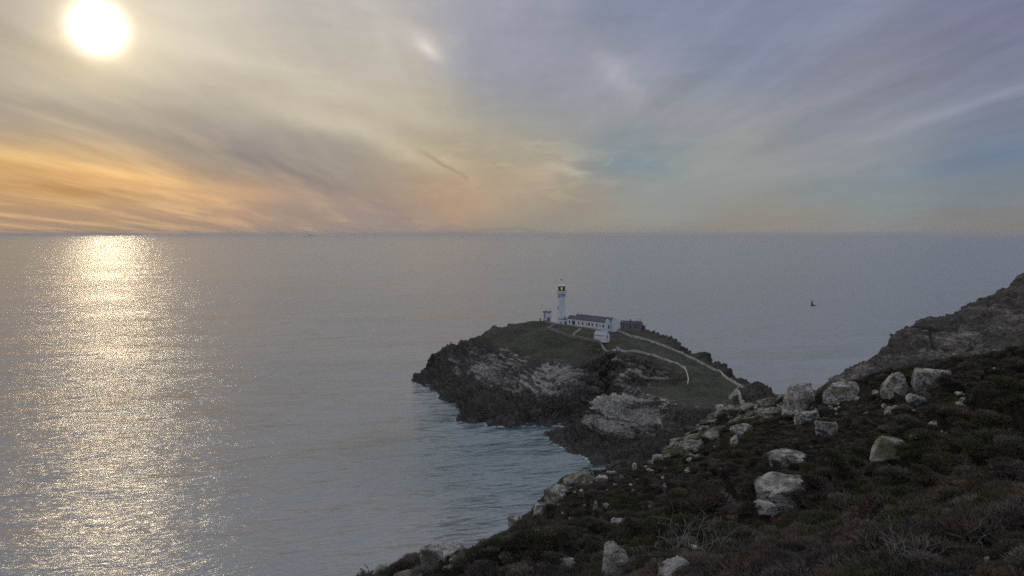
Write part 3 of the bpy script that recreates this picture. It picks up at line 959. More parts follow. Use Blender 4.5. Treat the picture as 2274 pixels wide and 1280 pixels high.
# visible slope
for q in ((1000, 1255, 34), (1100, 1250, 30), (1200, 1275, 24), (1160, 1200, 42), (1260, 1150, 50), (1330, 1100, 60), (1400, 1160, 40), (1450, 1080, 62), (1350, 1230, 25), (1500, 1120, 45), (1550, 1050, 66), (1600, 980, 88), (1650, 1060, 54), (1600, 1180, 26),
          (1700, 980, 72), (1750, 1130, 28), (1500, 1275, 17), (1700, 1275, 12), (1850, 1180, 16), (1850, 1050, 38), (1830, 950, 68), (1950, 900, 68), (2000, 1000, 36), (2000, 1150, 14.5), (2100, 1240, 8), (2200, 1275, 5.6), (2150, 1050, 21),
          (2120, 900, 52), (2200, 950, 28), (2274, 1100, 11), (2274, 950, 24), (2274, 850, 38), (2150, 840, 62), (1950, 1275, 8.5), (2274, 1275, 4.8)):
    c(*q)
for q in ((0, 0), (5, 3), (-5, 5), (-4, 12), (-10, 0), (10, 0), (20, 5), (30, 20), (15, -10), (0, -15), (40, 30), (40, 0), (60, 40), (0, 7), (70, 10), (30, -30), (-2, 18)):
    w(q[0], q[1], pl(*q))
for q in ((-13, 20, -1), (-20, 5, -2), (-26, -10, -3)):
    w(q[0], q[1], pl(q[0], q[1]) + q[2])
    w(q[0] - 8, q[1] + 2, pl(q[0], q[1]) - 14)
    w(q[0] - 30, q[1] + 5, 25)
    w(q[0] - 52, q[1] + 8, -8)
w(90, 60, 88); w(120, 30, 100); w(-70, 60, -9); w(-50, 100, -9); w(-10, 150, -9); w(30, 200, -9)
NF = Field(hp, smooth=0.25)


def nrule(m):
    d = np.linalg.norm(m - np.array([0, 0, CAMZ]), axis=1)
    L = np.maximum(0.10, 0.0058 * d)
    ang = m[:, 0] / np.maximum(m[:, 1], 0.5)
    vis = (m[:, 1] > 1) & (ang > -0.45) & (ang < 0.85) & (m[:, 2] > 40)
    side = (d < 45) & (m[:, 1] > -6) & (m[:, 0] > -8)
    return np.where(vis, L, np.where(side, np.maximum(L, 0.5), 5.0))


xy, tri = grid(-90, 130, -40, 210, 10)
xy, tri, zz = refine(xy, tri, NF, nrule, 14)
P = np.column_stack([xy, zz[:, 0]])
dist = np.linalg.norm(P - np.array([0, 0, CAMZ]), axis=1)
N = vnormals(P, tri)
am = sstep(dist, 3, 25)
P[:, 2] += fbm(np.column_stack([xy * 0.16, np.zeros(len(xy))]), 3, 0.5) * (0.12 + 0.5 * am) + np.abs(fbm(np.column_stack([xy * 0.55, np.zeros(len(xy))]), 3, 0.5)) * (0.22 + 0.5 * am)
P[:, 2] -= 0.12
rockmask = fbm(np.column_stack([xy * 0.10 + 7, np.zeros(len(xy))]), 3, 0.5)
steep = 1 - vnormals(P, tri)[:, 2]
crag = sstep(steep, 0.30, 0.5) * sstep(dist, 10, 25)
P = P + N * (crag * (fbm(P * 0.35, 4, 0.6, True) * 0.8))[:, None]
_sil = [(0, 1400), (700, 1330)] + [(q[0], q[1] + 1) for q in EDGE] + [(2600, 720)]
P = carve(P, _sil, 0.0)
_m = np.interp(np.linalg.norm(P - np.array([0, 0, CAMZ]), axis=1), [5, 40, 120], [0.1, 0.35, 0.5])
P = carve(P, _sil, _m)
NP, NTri = P, tri
me = np_mesh('hillside', P, tri, {'grass': 0.75 - crag * 1.2, 'tone': 0.35 + 0 * crag})
link('hillside', me, M_soil, kind='structure')
NB = BVHTree.FromPolygons([tuple(v) for v in P], [tuple(int(i) for i in f) for f in tri])
print('terrain tris', len(tri), len(NTri))


def hit_near(px, py):
    h = NB.ray_cast(Vector((0, 0, CAMZ)), ray(px, py).normalized())
    return h[0]


# ------------------------------------------------------------------ boulders
def ico(sub):
    import bmesh
    bm = bmesh.new()
    bmesh.ops.create_icosphere(bm, subdivisions=sub, radius=1.0)
    V = np.array([v.co[:] for v in bm.verts])
    Fc = np.array([[v.index for v in f.verts] for f in bm.faces])
    bm.free()
    return V, Fc


ICO = {s_: ico(s_) for s_ in (4, 5, 6)}


def rock_mesh(name, size, seed, sub=5, planes=14, box=0.5, rough=0.05, layers=0.0, ltilt=(0.3, 0.1, 1.0), taper=0.0, lfreq=9.0):
    """a faceted rock about size (x, y, z), made by cutting a ball with random planes"""
    V, Fc = ICO[sub]
    r = np.random.RandomState(seed)
    nn = r.normal(size=(planes, 3)); nn /= np.linalg.norm(nn, axis=1)[:, None]
    hh = r.uniform(0.62, 0.98, planes)
    ax = np.array([[1, 0, 0], [-1, 0, 0], [0, 1, 0], [0, -1, 0], [0, 0, 1], [0, 0, -1]], dtype=float)
    ax += r.normal(size=ax.shape) * 0.16
    ax /= np.linalg.norm(ax, axis=1)[:, None]
    nn = np.concatenate([nn, ax]); hh = np.concatenate([hh, np.full(6, 1.0 - 0.35 * box)])
    D = V @ nn.T
    rad = np.where(D > 1e-3, hh[None] / np.maximum(D, 1e-3), 9.0)
    # soft minimum keeps the edges slightly worn
    ks = 60.0
    rr = -np.log(np.exp(-ks * np.minimum(rad, 1.6)).sum(1)) / ks
    rr = np.minimum(rr, 1.08)
    Q = V * rr[:, None]
    Q = Q / np.abs(Q).max(0)
    if taper:
        Q[:, :2] *= (1 - taper * (Q[:, 2:3] * 0.5 + 0.5))
    off = r.uniform(0, 50, 3)
    l = np.array(ltilt, dtype=float); l /= np.linalg.norm(l)
    sx = Q @ l + fbm(Q * 1.1 + off, 2) * 0.10
    d = fbm(Q * 1.3 + off, 3, 0.45) * rough * 1.5 + fbm(Q * 5 + off, 2, 0.5) * rough * 0.22
    qq = fbm(Q * 1.7 + off, 2) * 4
    d = d + (np.floor(qq) - qq + sstep(qq - np.floor(qq), 0.3, 0.6)) * rough * 0.9
    if layers:
        lp = perlin(np.column_stack([sx * lfreq + off[0], sx * 0 + off[1], Q[:, 0] * 0.6]))
        d = d - layers * sstep(np.abs(lp), 0.18, 0.0) + layers * 0.4 * perlin(np.column_stack([np.round(sx * lfreq * 0.7) * 3.3, Q[:, 1] * .5, Q[:, 0] * 0.5]))
    Q = Q * (1 + d[:, None])
    Q = Q * (np.array(size) / 2)[None]
    return np_mesh(name, Q, Fc, smooth=False)


KEEP = []         # places the heather leaves free: x, y, radius


def place(px0, py0, px1, py1, name='boulder', label=None, category='boulder', seed=1, deep=0.9, parent=None, yy=None, rot=None, sub=None, group=None, sink=0.35, clear=1.0, **kw):
    """a rock that covers this box of the photograph, standing on the hillside"""
    cx, cyy = (px0 + px1) / 2, (py0 + py1) / 2
    h = None
    if yy is None or parent is not None:
        h = hit_near(cx, py1 - 0.1 * (py1 - py0))
        if h is not None:
            yy = None
    Yd = yy if yy is not None else (h.y if h is not None else 60.0)
    sw, sh = (px1 - px0) / F * Yd * 1.02, (py1 - py0) / F * Yd * 1.03
    dp = deep * min(sw, sh * 1.4)
    Yc = Yd + dp * 0.28
    cen = at(cx, cyy, Yc)
    hz_ = sh * (1 + sink)
    cen.z -= sh * sink / 2
    if sub is None:
        sub = 6 if (px1 - px0) > 90 else (5 if (px1 - px0) > 26 else 4)
    me = rock_mesh(name, (sw, dp, hz_), seed, sub=sub, **kw)
    o = link(name, me, M_boulder if parent is None else M_outcrop, parent)
    if parent is None:
        o['label'] = label; o['category'] = category
        if group:
            o['group'] = group
    rz = (random.Random(seed).uniform(-0.25, 0.25)) if rot is None else rot
    o.rotation_euler = (0, 0, rz)
    o.location = cen - (parent.location if parent is not None else Vector())
    KEEP.append((cen.x, cen.y, max(sw, dp) * 0.40 * clear))
    KEEP.append((cen.x * 0.99, cen.y - dp * 0.45 - 0.1, max(sw, dp) * 0.24 * clear))
    return o


G = 'boulders lying in the heather'
B = place
B(1738, 846, 1814, 918, label='tall rounded grey boulder standing upright on the skyline against the sea', seed=11, clear=1.45, box=0.8, taper=0.35, rough=0.03, deep=0.9, planes=8, group=G)
B(1830, 848, 1922, 894, label='long domed boulder on the crest, right of the tall upright boulder', seed=12, clear=1.45, box=0.3, rough=0.05, group=G)
B(1955, 826, 2022, 876, label='pale slanting slab with pointed top, left of the ridged block', seed=23, clear=1.45, box=0.4, rough=0.04, layers=0.02, planes=9, taper=0.5, group=G)
B(2026, 815, 2104, 864, label='broad ridged block with vertical grooves on its flat face', seed=14, clear=1.45, box=1.0, rough=0.03, layers=0.03, ltilt=(1, 0.1, 0.15), planes=6, lfreq=7, group=G)
B(2010, 874, 2056, 898, label='low pale stone in the heather under the ridged block', seed=15, box=0.3, group=G)
B(1966, 900, 1998, 928, label='small knuckled stone in three lumps between heather tufts', seed=16, box=0.2, rough=0.16, group=G)
B(2122, 876, 2178, 918, label='jagged leaning stone on the right slope with a split top', seed=17, box=0.5, rough=0.10, taper=0.4, layers=0.05, ltilt=(1, 0, .4), group=G)
B(1764, 908, 1820, 944, label='crumbly pale rock just below the tall upright boulder', seed=18, box=0.4, rough=0.12, layers=0.06, ltilt=(1, 0, .5), group=G)
B(1813, 934, 1860, 968, label='small cube shaped pale rock below the crumbly rock', seed=19, box=0.9, rough=0.06, planes=6, group=G)
B(1934, 964, 2016, 1024, label='smooth egg shaped boulder alone in dark heather right of the two stacked blocks', seed=20, clear=1.45, box=0.0, rough=0.03, planes=8, deep=0.8, group=G)
B(2060, 936, 2108, 952, label='thin flat pale stone far right, above a small dull stone', seed=21, box=0.3, rough=0.1, group=G)
B(2090, 954, 2116, 980, label='small dull stone under the thin flat stone at far right', seed=22, box=0.6, group=G)
B(1704, 1000, 1798, 1056, label='upper of two big stacked pale blocks in the middle of the slope', seed=31, clear=1.45, box=0.8, rough=0.04, layers=0.02, planes=9, ltilt=(.1, .1, 1), group=G)
B(1678, 1050, 1808, 1136, label='lower and largest of the two stacked blocks, mottled with pale lichen', seed=32, clear=1.45, box=0.55, rough=0.05, planes=10, deep=0.8, group=G)
B(1668, 1112, 1724, 1146, label='flat pale slab at the foot of the largest block', seed=33, box=0.3, rough=0.05, sub=5, group=G)
B(1622, 966, 1644, 996, label='small yellowish stone glowing pale below a dark hummock', seed=34, box=0.2, rough=0.08, layers=0.08, ltilt=(1, 0, .3), group=G)
B(1622, 940, 1672, 968, label='rounded rock above the small yellowish stone', seed=35, box=0.3, group=G)
B(1794, 1220, 1852, 1272, label='rounded pale rock at the bottom edge, above folded rock', seed=36, box=0.2, rough=0.07, group=G)
B(1706, 1252, 1822, 1300, label='low folded pale rock cut by the bottom edge of the view', seed=37, box=0.2, rough=0.09, layers=0.05, ltilt=(.8, 0, .6), group=G)
B(1328, 1190, 1408, 1292, label='tall slanting slab with diagonal layers at the bottom edge', seed=38, clear=1.45, box=0.6, rough=0.04, layers=0.05, ltilt=(-.75, 0, .65), planes=8, lfreq=10, sub=6, taper=0.25, group=G)
B(1448, 1196, 1492, 1232, label='pale wedge shaped block right of the tall slanting slab', seed=39, box=0.6, rough=0.04, planes=7, group=G)
B(1460, 1232, 1560, 1300, label='crumbly grey rock under dead twigs at the bottom edge', seed=40, box=0.3, rough=0.11, group=G)
B(1312, 1112, 1332, 1144, label='narrow pale upright shard in the lower slope', seed=41, box=0.5, taper=0.6, group=G)
B(1262, 1180 - 32, 1276, 1160, label='tiny pale stone low on the left slope', seed=42, group=G)
B(1350, 1148, 1400, 1178, label='low lumpy outcrop stone above the tall slanting slab', seed=43, box=0.3, rough=0.12, group=G)
B(1235, 1238, 1286, 1260, label='low pale stone low on the left near the bottom edge', seed=44, box=0.2, rough=0.1, group=G)
B(1126, 1146, 1160, 1176, label='brownish block on the cliff edge above the bay', seed=45, box=0.8, planes=7, group=G)
B(1184, 1116, 1216, 1140, label='angular rock on the cliff edge right of the brownish block', seed=46, box=0.6, group=G)
B(1205, 1076, 1262, 1122, label='broken grey rocky step at the left cliff edge', seed=47, box=0.4, rough=0.12, layers=0.04, group=G)
B(1320, 1056, 1352, 1074, label='white faced stone with an overhanging top on the ridge', seed=48, box=0.9, planes=6, group=G)
B(1344, 1046, 1362, 1056, label='flat white stone lying above the white faced stone', seed=49, group=G)
B(1372, 1056, 1390, 1070, label='small pair of pale points right of the white faced stone', seed=50, rough=0.15, taper=0.4, group=G)
B(1446, 1010, 1472, 1030, label='pale wedge stone on the ridge left of the layered outcrop', seed=51, box=0.7, planes=6, group=G)
B(1404, 1028, 1414, 1042, label='small round stone on the ridge, left of another round stone', seed=52, group=G)
B(1427, 1036, 1438, 1048, label='small round stone on the ridge, nearer the layered outcrop', seed=53, group=G)
B(1470, 1072, 1482, 1092, label='small white stone in the heather below the layered outcrop', seed=54, taper=0.5, group=G)
B(1436, 1112, 1450, 1130, label='tiny pale stone in brown heather in mid slope', seed=55, rough=0.1, group=G)
B(790, 1256, 828, 1296, label='leftmost rounded grey rock at the bottom of the cliff edge', seed=60, box=0.4, group=G)
B(824, 1250, 872, 1294, label='dull grey rock right of the leftmost rock', seed=61, box=0.5, group=G)
B(928, 1214, 990, 1268, label='big angular rock on the low cliff edge with diagonal crack', seed=62, clear=1.45, box=0.6, rough=0.07, layers=0.04, ltilt=(.8, 0, .6), group=G)
B(972, 1208, 1036, 1244, label='square topped rock right of the big angular rock', seed=63, box=0.8, rough=0.06, group=G)
B(860, 1266, 940, 1300, label='low mossy slab at the bottom left corner of the slope', seed=64, box=0.3, group=G)
B(998, 1234, 1018, 1256, label='small pale upright stone below the square topped rock', seed=65, group=G)
B(982, 1252, 1022, 1266, label='thin pale stone lying low at the bottom left', seed=66, group=G)
B(1186, 1176, 1200, 1192, label='small pale stone in dark heather, lower left slope', seed=67, group=G)
B(1244, 1152, 1262, 1164, label='flat little stone half buried left of the lumpy outcrop stone', seed=68, group=G)
B(2130, 1000 + 24, 2170, 1054, label='thin pale stone showing through heather at the right', seed=69, rough=0.1, group=G)

# layered outcrop on the ridge
def outcrop(label, slabs, base):
    root = link('rock_outcrop', None, None)
    root.location = base
    root['label'] = label; root['category'] = 'rock outcrop'
    for i, (a, b_, c_, d_, y_) in enumerate(slabs):
        place(a, b_, c_, d_, name='slab', parent=root, seed=100 + i + int(base.x * 7) % 90, yy=y_, layers=0.05, lfreq=5, ltilt=(0.2, 0, 0.9), box=0.8, rough=0.06, sub=4, deep=1.9, planes=7, sink=0.6)
        root.children[-1].rotation_euler[1] = random.Random(i).uniform(-0.38, -0.02)
    return root


def ridge_slabs(line, depth_px, n, seed, ylim):
    r = random.Random(seed)
    L = []
    for i in range(n):
        u = (i + r.uniform(0, 1)) / n * (len(line) - 1)
        k_ = min(int(u), len(line) - 2)
        f_ = u - k_
        x = line[k_][0] * (1 - f_) + line[k_ + 1][0] * f_
        y = line[k_][1] * (1 - f_) + line[k_ + 1][1] * f_
        dp_ = depth_px * (line[k_][2] * (1 - f_) + line[k_ + 1][2] * f_)
        y += r.uniform(0.0, 1.0) ** 1.2 * dp_
        w_, h_ = r.uniform(26, 62), r.uniform(9, 20)
        L.append((x - w_ / 2, y - h_ * 0.3, x + w_ / 2, y + h_ * 0.7, ylim))
    return L


outcrop('long layered rock outcrop stepping down the ridge from the upright boulder',
        ridge_slabs(((1492, 992, 1.0), (1515, 972, 1.2), (1545, 950, 1.1), (1590, 918, 0.8), (1640, 898, 0.7), (1700, 890, 0.9), (1745, 880, 0.9)), 46, 44, 4, 98), at(1600, 950, 100))
outcrop('pale grassy rock ledge on the cliff edge above the bay', ((1240, 1056, 1290, 1086, 76), (1272, 1046, 1330, 1076, 80)), at(1285, 1070, 78))

# ------------------------------------------------------------------ small loose stones among the heather
def loose_stones():
    r = random.Random(21)
    V, Fc = [], []
    proto = []
    for i in range(8):
        me = rock_mesh('stone_shape', (1, 0.9, 0.7), 300 + i, sub=4, planes=9, box=0.5, rough=0.07)
        co = np.empty(len(me.vertices) * 3); me.vertices.foreach_get('co', co)
        fi = np.empty(len(me.loops), dtype=np.int32); me.loops.foreach_get('vertex_index', fi)
        proto.append((co.reshape(-1, 3), fi.reshape(-1, 3)))
        bpy.data.meshes.remove(me)
    n0 = 0
    for i in range(230):
        px, py = r.uniform(850, 2270), r.uniform(790, 1275)
        if r.random() < 0.35:                       # more of them along the rocky crest and edge
            q = EDGE[r.randrange(5, 25)]
            px, py = q[0] + r.uniform(-10, 60), q[1] + r.uniform(8, 60)
        h = hit_near(px, py)
        if h is None or h.y > 130:
            continue
        s_ = r.uniform(3, 13) ** 1.0 / F * h.y * (1.0 if r.random() < 0.85 else 1.9)
        co, fi = proto[i % 8]
        a = r.uniform(0, 6.28)
        M_ = np.array(Matrix.Rotation(a, 3, 'Z') @ Matrix.Rotation(r.uniform(-.6, .6), 3, 'X') @ Matrix.Rotation(r.uniform(-.6, .6), 3, 'Y'))
        Q = (co * np.array([1, r.uniform(.6, 1.2), r.uniform(.5, 1.1)])) @ M_.T * s_ + np.array([h.x, h.y, h.z + s_ * 0.22 + min(0.22, 0.004 * h.y)])
        V.append(Q); Fc.append(fi + n0); n0 += len(co)
        KEEP.append((h.x, h.y, s_ * 0.3))
    link('loose_stones', np_mesh('loose_stones', np.concatenate(V), np.concatenate(Fc), smooth=False), M_boulder, kind='stuff', label='small pale stones scattered among the heather', category='stones')


loose_stones()

# ------------------------------------------------------------------ heather
def sprig_clump(name, seed, n, rad, height, length, width):
    r = np.random.RandomState(seed)
    V, Fc = [], []
    for i in range(n):
        a, q = r.uniform(0, 2 * math.pi), math.sqrt(r.uniform(0, 1))
        bx, by = rad * q * math.cos(a), rad * q * math.sin(a)
        top = height * (1 - 0.55 * q * q) * r.uniform(0.55, 1.05)
        b = np.array([bx, by, top * 0.55])
        d = np.array([math.cos(a) * q * 1.3 + r.normal() * 0.6, math.sin(a) * q * 1.3 + r.normal() * 0.6, 0.9 + r.normal() * 0.4])
        d /= np.linalg.norm(d)
        L = length * r.uniform(0.6, 1.3)
        side = np.cross(d, r.normal(size=3)); side /= np.linalg.norm(side)
        wd = width * r.uniform(0.6, 1.2)
        bend = r.normal(size=3) * 0.25 * L
        m = b + d * L * 0.55 + bend * 0.3
        e = b + d * L + bend
        s0 = len(V)
        V += [b - side * wd * 0.4, b + side * wd * 0.4, m - side * wd, m + side * wd, e]
        Fc += [(s0, s0 + 1, s0 + 3), (s0, s0 + 3, s0 + 2), (s0 + 2, s0 + 3, s0 + 4)]
    return np_mesh(name, np.array(V), np.array(Fc), smooth=False)


src = bpy.data.collections.new('heather_kinds')
for i in range(6):
    me = sprig_clump('heather_clump', 50 + i, 900, 0.30, 0.24 + 0.05 * (i % 3), 0.07 + 0.02 * (i % 2), 0.0045 + 0.002 * (i % 3))
    me.materials.append(M_heather)
    o = bpy.data.objects.new('heather_clump', me)
    src.objects.link(o)


def scatter():
    A, B_, C_ = NP[NTri[:, 0]], NP[NTri[:, 1]], NP[NTri[:, 2]]
    ar = np.linalg.norm(np.cross(B_ - A, C_ - A), axis=1) / 2
    cen = (A + B_ + C_) / 3
    d = np.linalg.norm(cen - np.array([0, 0, CAMZ]), axis=1)
    ang = cen[:, 0] / np.maximum(cen[:, 1], 0.5)
    wide = (ang > -0.50) & (ang < 0.92) & (cen[:, 1] > 1.5)
    side = (d < 40) & (cen[:, 1] > -5) & (cen[:, 0] > -7)
    ok = (wide | side) & (d < 150) & (d > 4.3) & (cen[:, 2] > 45)
    nz = vnormals(NP, NTri)[NTri[:, 0], 2]
    dens = np.interp(d, [4, 6, 10, 20, 40, 80, 130], [110, 70, 34, 24, 13, 8, 6])
    patch = fbm(np.column_stack([cen[:, :2] * 0.35 + 3, np.zeros(len(cen))]), 3, 0.5)
    dens = dens * np.clip(1.0 + patch * 0.8, 0.35, 1.6)
    ex = ar * dens * ok * (nz > 0.45)
    r = np.random.RandomState(5)
    cnt = r.poisson(ex)
    idx = np.repeat(np.arange(len(NTri)), cnt)
    u, v = r.uniform(size=len(idx)), r.uniform(size=len(idx))
    fl = u + v > 1
    u[fl], v[fl] = 1 - u[fl], 1 - v[fl]
    P_ = A[idx] + (B_ - A)[idx] * u[:, None] + (C_ - A)[idx] * v[:, None]
    di = d[idx]
    keep = np.ones(len(P_), bool)
    for x, y, rr in KEEP:
        keep &= np.hypot(P_[:, 0] - x, P_[:, 1] - y) > rr
    P_, di = P_[keep], di[keep]
    hum = fbm(np.column_stack([P_[:, :2] * 0.45, np.zeros(len(P_))]), 3, 0.55)
    sc = np.interp(di, [4, 6, 12, 30, 80, 130], [0.30, 0.5, 0.85, 1.0, 1.2, 1.4]) * r.uniform(0.65, 1.25, len(P_)) * np.clip(1 + hum * 0.6, 0.6, 1.5)
    print('heather instances', len(P_))
    me = bpy.data.meshes.new('heather')
    me.vertices.add(len(P_)); me.vertices.foreach_set('co', P_.astype(np.float32).ravel())
    a = me.attributes.new('size', 'FLOAT', 'POINT'); a.data.foreach_set('value', sc.astype(np.float32))
    rot = np.column_stack([r.uniform(-.3, .3, len(P_)), r.uniform(-.3, .3, len(P_)), r.uniform(0, 6.28, len(P_))])
    a = me.attributes.new('turn', 'FLOAT_VECTOR', 'POINT'); a.data.foreach_set('vector', rot.astype(np.float32).ravel())
    o = link('heather', me, None, kind='stuff', label='dark brown and green heather covering the near hillside', category='heather')
    ng = bpy.data.node_groups.new('heather', 'GeometryNodeTree')
    ng.interface.new_socket('Geometry', in_out='INPUT', socket_type='NodeSocketGeometry')
    ng.interface.new_socket('Geometry', in_out='OUTPUT', socket_type='NodeSocketGeometry')
    gi, go = ng.nodes.new('NodeGroupInput'), ng.nodes.new('NodeGroupOutput')
    ci = ng.nodes.new('GeometryNodeCollectionInfo')
    ci.inputs['Collection'].default_value = src
    ci.inputs['Separate Children'].default_value = True
    ci.inputs['Reset Children'].default_value = True
    ip = ng.nodes.new('GeometryNodeInstanceOnPoints')
    ip.inputs['Pick Instance'].default_value = True
    n1 = ng.nodes.new('GeometryNodeInputNamedAttribute'); n1.data_type = 'FLOAT'; n1.inputs[0].default_value = 'size'
    n2 = ng.nodes.new('GeometryNodeInputNamedAttribute'); n2.data_type = 'FLOAT_VECTOR'; n2.inputs[0].default_value = 'turn'
    L = ng.links.new
    L(gi.outputs[0], ip.inputs['Points'])
    L(ci.outputs[0], ip.inputs['Instance'])
    L(n1.outputs[0], ip.inputs['Scale'])
    L(n2.outputs[0], ip.inputs['Rotation'])
    L(ip.outputs[0], go.inputs[0])
    md = o.modifiers.new('scatter', 'NODES')
    md.node_group = ng


scatter()


# ------------------------------------------------------------------ mesh building helpers for the buildings
class MB:
    def __init__(s):
        s.V, s.F = [], []

    def box(s, x0, x1, y0, y1, z0, z1):
        b = len(s.V)
        s.V += [(x0, y0, z0), (x1, y0, z0), (x1, y1, z0), (x0, y1, z0), (x0, y0, z1), (x1, y0, z1), (x1, y1, z1), (x0, y1, z1)]
        s.F += [tuple(b + i for i in f) for f in ((0, 3, 2, 1), (4, 5, 6, 7), (0, 1, 5, 4), (1, 2, 6, 5), (2, 3, 7, 6), (3, 0, 4, 7))]
        return s

    def prism(s, poly, x0, x1):
        """polygon in (y, z), swept along x"""
        b, n = len(s.V), len(poly)
        s.V += [(x0, y, z) for y, z in poly] + [(x1, y, z) for y, z in poly]
        s.F += [tuple(b + i for i in reversed(range(n))), tuple(b + n + i for i in range(n))]
        s.F += [(b + i, b + (i + 1) % n, b + n + (i + 1) % n, b + n + i) for i in range(n)]
        return s

    def lathe(s, prof, n=32, cx=0, cy=0):
        b = len(s.V)
        for r, z in prof:
            for i in range(n):
                a = 2 * math.pi * i / n
                s.V.append((cx + r * math.cos(a), cy + r * math.sin(a), z))
        for j in range(len(prof) - 1):
            for i in range(n):
                i2 = (i + 1) % n
                s.F.append((b + j * n + i, b + j * n + i2, b + (j + 1) * n + i2, b + (j + 1) * n + i))
        s.F.append(tuple(b + i for i in reversed(range(n))))
        s.F.append(tuple(b + (len(prof) - 1) * n + i for i in range(n)))
        return s

    def bar(s, a, b_, r, n=6, r2=None):
        a, b_ = Vector(a), Vector(b_)
        d = (b_ - a).normalized()
        q = d.to_track_quat('Z', 'Y')
        k = len(s.V)
        for p, rr in ((a, r), (b_, r if r2 is None else r2)):
            for i in range(n):
                t_ = 2 * math.pi * i / n
                s.V.append(tuple(p + q @ Vector((math.cos(t_) * rr, math.sin(t_) * rr, 0))))
        s.F += [(k + i, k + (i + 1) % n, k + n + (i + 1) % n, k + n + i) for i in range(n)]
        s.F += [tuple(k + i for i in reversed(range(n))), tuple(k + n + i for i in range(n))]
        return s

    def ring(s, r, z, th, n=32):
        for i in range(n):
            a, b_ = 2 * math.pi * i / n, 2 * math.pi * (i + 1) / n
            s.bar((r * math.cos(a), r * math.sin(a), z), (r * math.cos(b_), r * math.sin(b_), z), th, 5)
        return s

    def build(s, name, mat, parent=None, smooth=False, **props):
        me = bpy.data.meshes.new(name)
        me.from_pydata(s.V, [], s.F)
        me.update()
        if smooth:
            me.polygons.foreach_set('use_smooth', [True] * len(me.polygons))
        return link(name, me, mat, parent, **props)


def root(name, loc, rz, label, cat, group=None):
    o = link(name, None, None, None, label=label, category=cat, group=group)
    o.empty_display_size = 0.5
    o.location = loc
    o.rotation_euler = (0, 0, rz)
    return o


# ------------------------------------------------------------------ lighthouse
LX, LY = at(1247, 720, 494).x, 494.0
LZ = at(1247, 720, 494).z - 0.6
lh = root('lighthouse', (LX, LY, LZ), 0, 'tall white round lighthouse tower with lit lantern at the top of the island', 'lighthouse')
prof = [(3.7, 0), (3.45, 0.9), (3.3, 2.5), (3.05, 6), (2.82, 10), (2.62, 14), (2.48, 18.2), (2.5, 18.6)]
MB().lathe(prof).build('tower', M_white, lh, True)
MB().lathe([(2.62, 18.6), (2.75, 18.9), (2.75, 19.2), (3.0, 19.35), (3.35, 19.7), (3.5, 20.0), (3.5, 20.35), (2.6, 20.36)]).build('gallery', M_white, lh)
MB().lathe([(2.66, 18.2), (2.68, 18.25), (2.68, 18.55), (2.63, 18.6)]).build('cornice_band', M_iron, lh)
rl = MB()
for i in range(24):
    a = 2 * math.pi * i / 24
    rl.bar((3.4 * math.cos(a), 3.4 * math.sin(a), 20.3), (3.4 * math.cos(a), 3.4 * math.sin(a), 21.45), 0.05, 5)
rl.ring(3.4, 21.45, 0.06).ring(3.4, 20.95, 0.04)
rl.build('railing', M_iron, lh)
MB().lathe([(2.35, 20.36), (2.35, 21.6), (2.2, 21.62)]).build('lantern_base', M_white, lh, True)
gl = MB().lathe([(2.2, 21.6), (2.2, 24.4)], 16).build('lantern_glass', M_glass, lh)
gb = MB()
for i in range(16):
    a = 2 * math.pi * i / 16
    b_ = a + math.pi / 8
    gb.bar((2.25 * math.cos(a), 2.25 * math.sin(a), 21.6), (2.25 * math.cos(a), 2.25 * math.sin(a), 24.4), 0.11, 5)
gb.ring(2.25, 23.0, 0.06, 16)
gb.build('glazing_bars', M_black, lh)
MB().lathe([(0.2, 22.1), (0.4, 22.3), (0.5, 22.6), (0.52, 23.0), (0.5, 23.4), (0.35, 23.7), (0.15, 23.9)], 16).build('lens', M_lens, lh, True)
MB().lathe([(1.3, 21.62), (1.3, 21.9), (0.4, 21.95)], 16).build('lens_pedestal', M_black, lh)
MB().lathe([(2.5, 24.4), (2.5, 24.62), (2.1, 25.1), (1.5, 25.6), (1.0, 25.95), (0.95, 26.1)], 24).build('dome', M_white, lh, True)
MB().lathe([(1.0, 26.0), (1.05, 26.4), (0.7, 26.9), (0.2, 27.1)], 16).build('vent_cowl', M_white, lh, True)
MB().bar((0, 0, 27), (0, 0, 28.6), 0.07).box(-0.8, 0.1, -0.04, 0.04, 28.2, 28.75).bar((0, 0, 28.45), (1.2, 0, 28.45), 0.05).build('weather_vane', M_black, lh)
for az, z_ in ((-2.62, 15.9 + 1.9), (-2.75, 11.0), (-0.75, 4.9), (-1.2, 15.0)):
    rr = float(np.interp(z_, [p_[1] for p_ in prof], [p_[0] for p_ in prof]))
    o = MB().box(-0.45, 0.45, -0.12, 0.12, -0.85, 0.85).build('window', M_darkstone, lh)
    o.location = (rr * math.cos(az), rr * math.sin(az), z_)
    o.rotation_euler = (0, 0, az + math.pi / 2)
    MB().box(-0.38, 0.38, -0.02, 0.02, -0.77, 0.77).build('pane', M_dark, o).location = (0, -0.13, 0)
    if z_ == 15.0:
        bpy.data.objects.remove(o.children[0]); bpy.data.objects.remove(o)

lh.scale = (0.97, 0.97, 1.07)

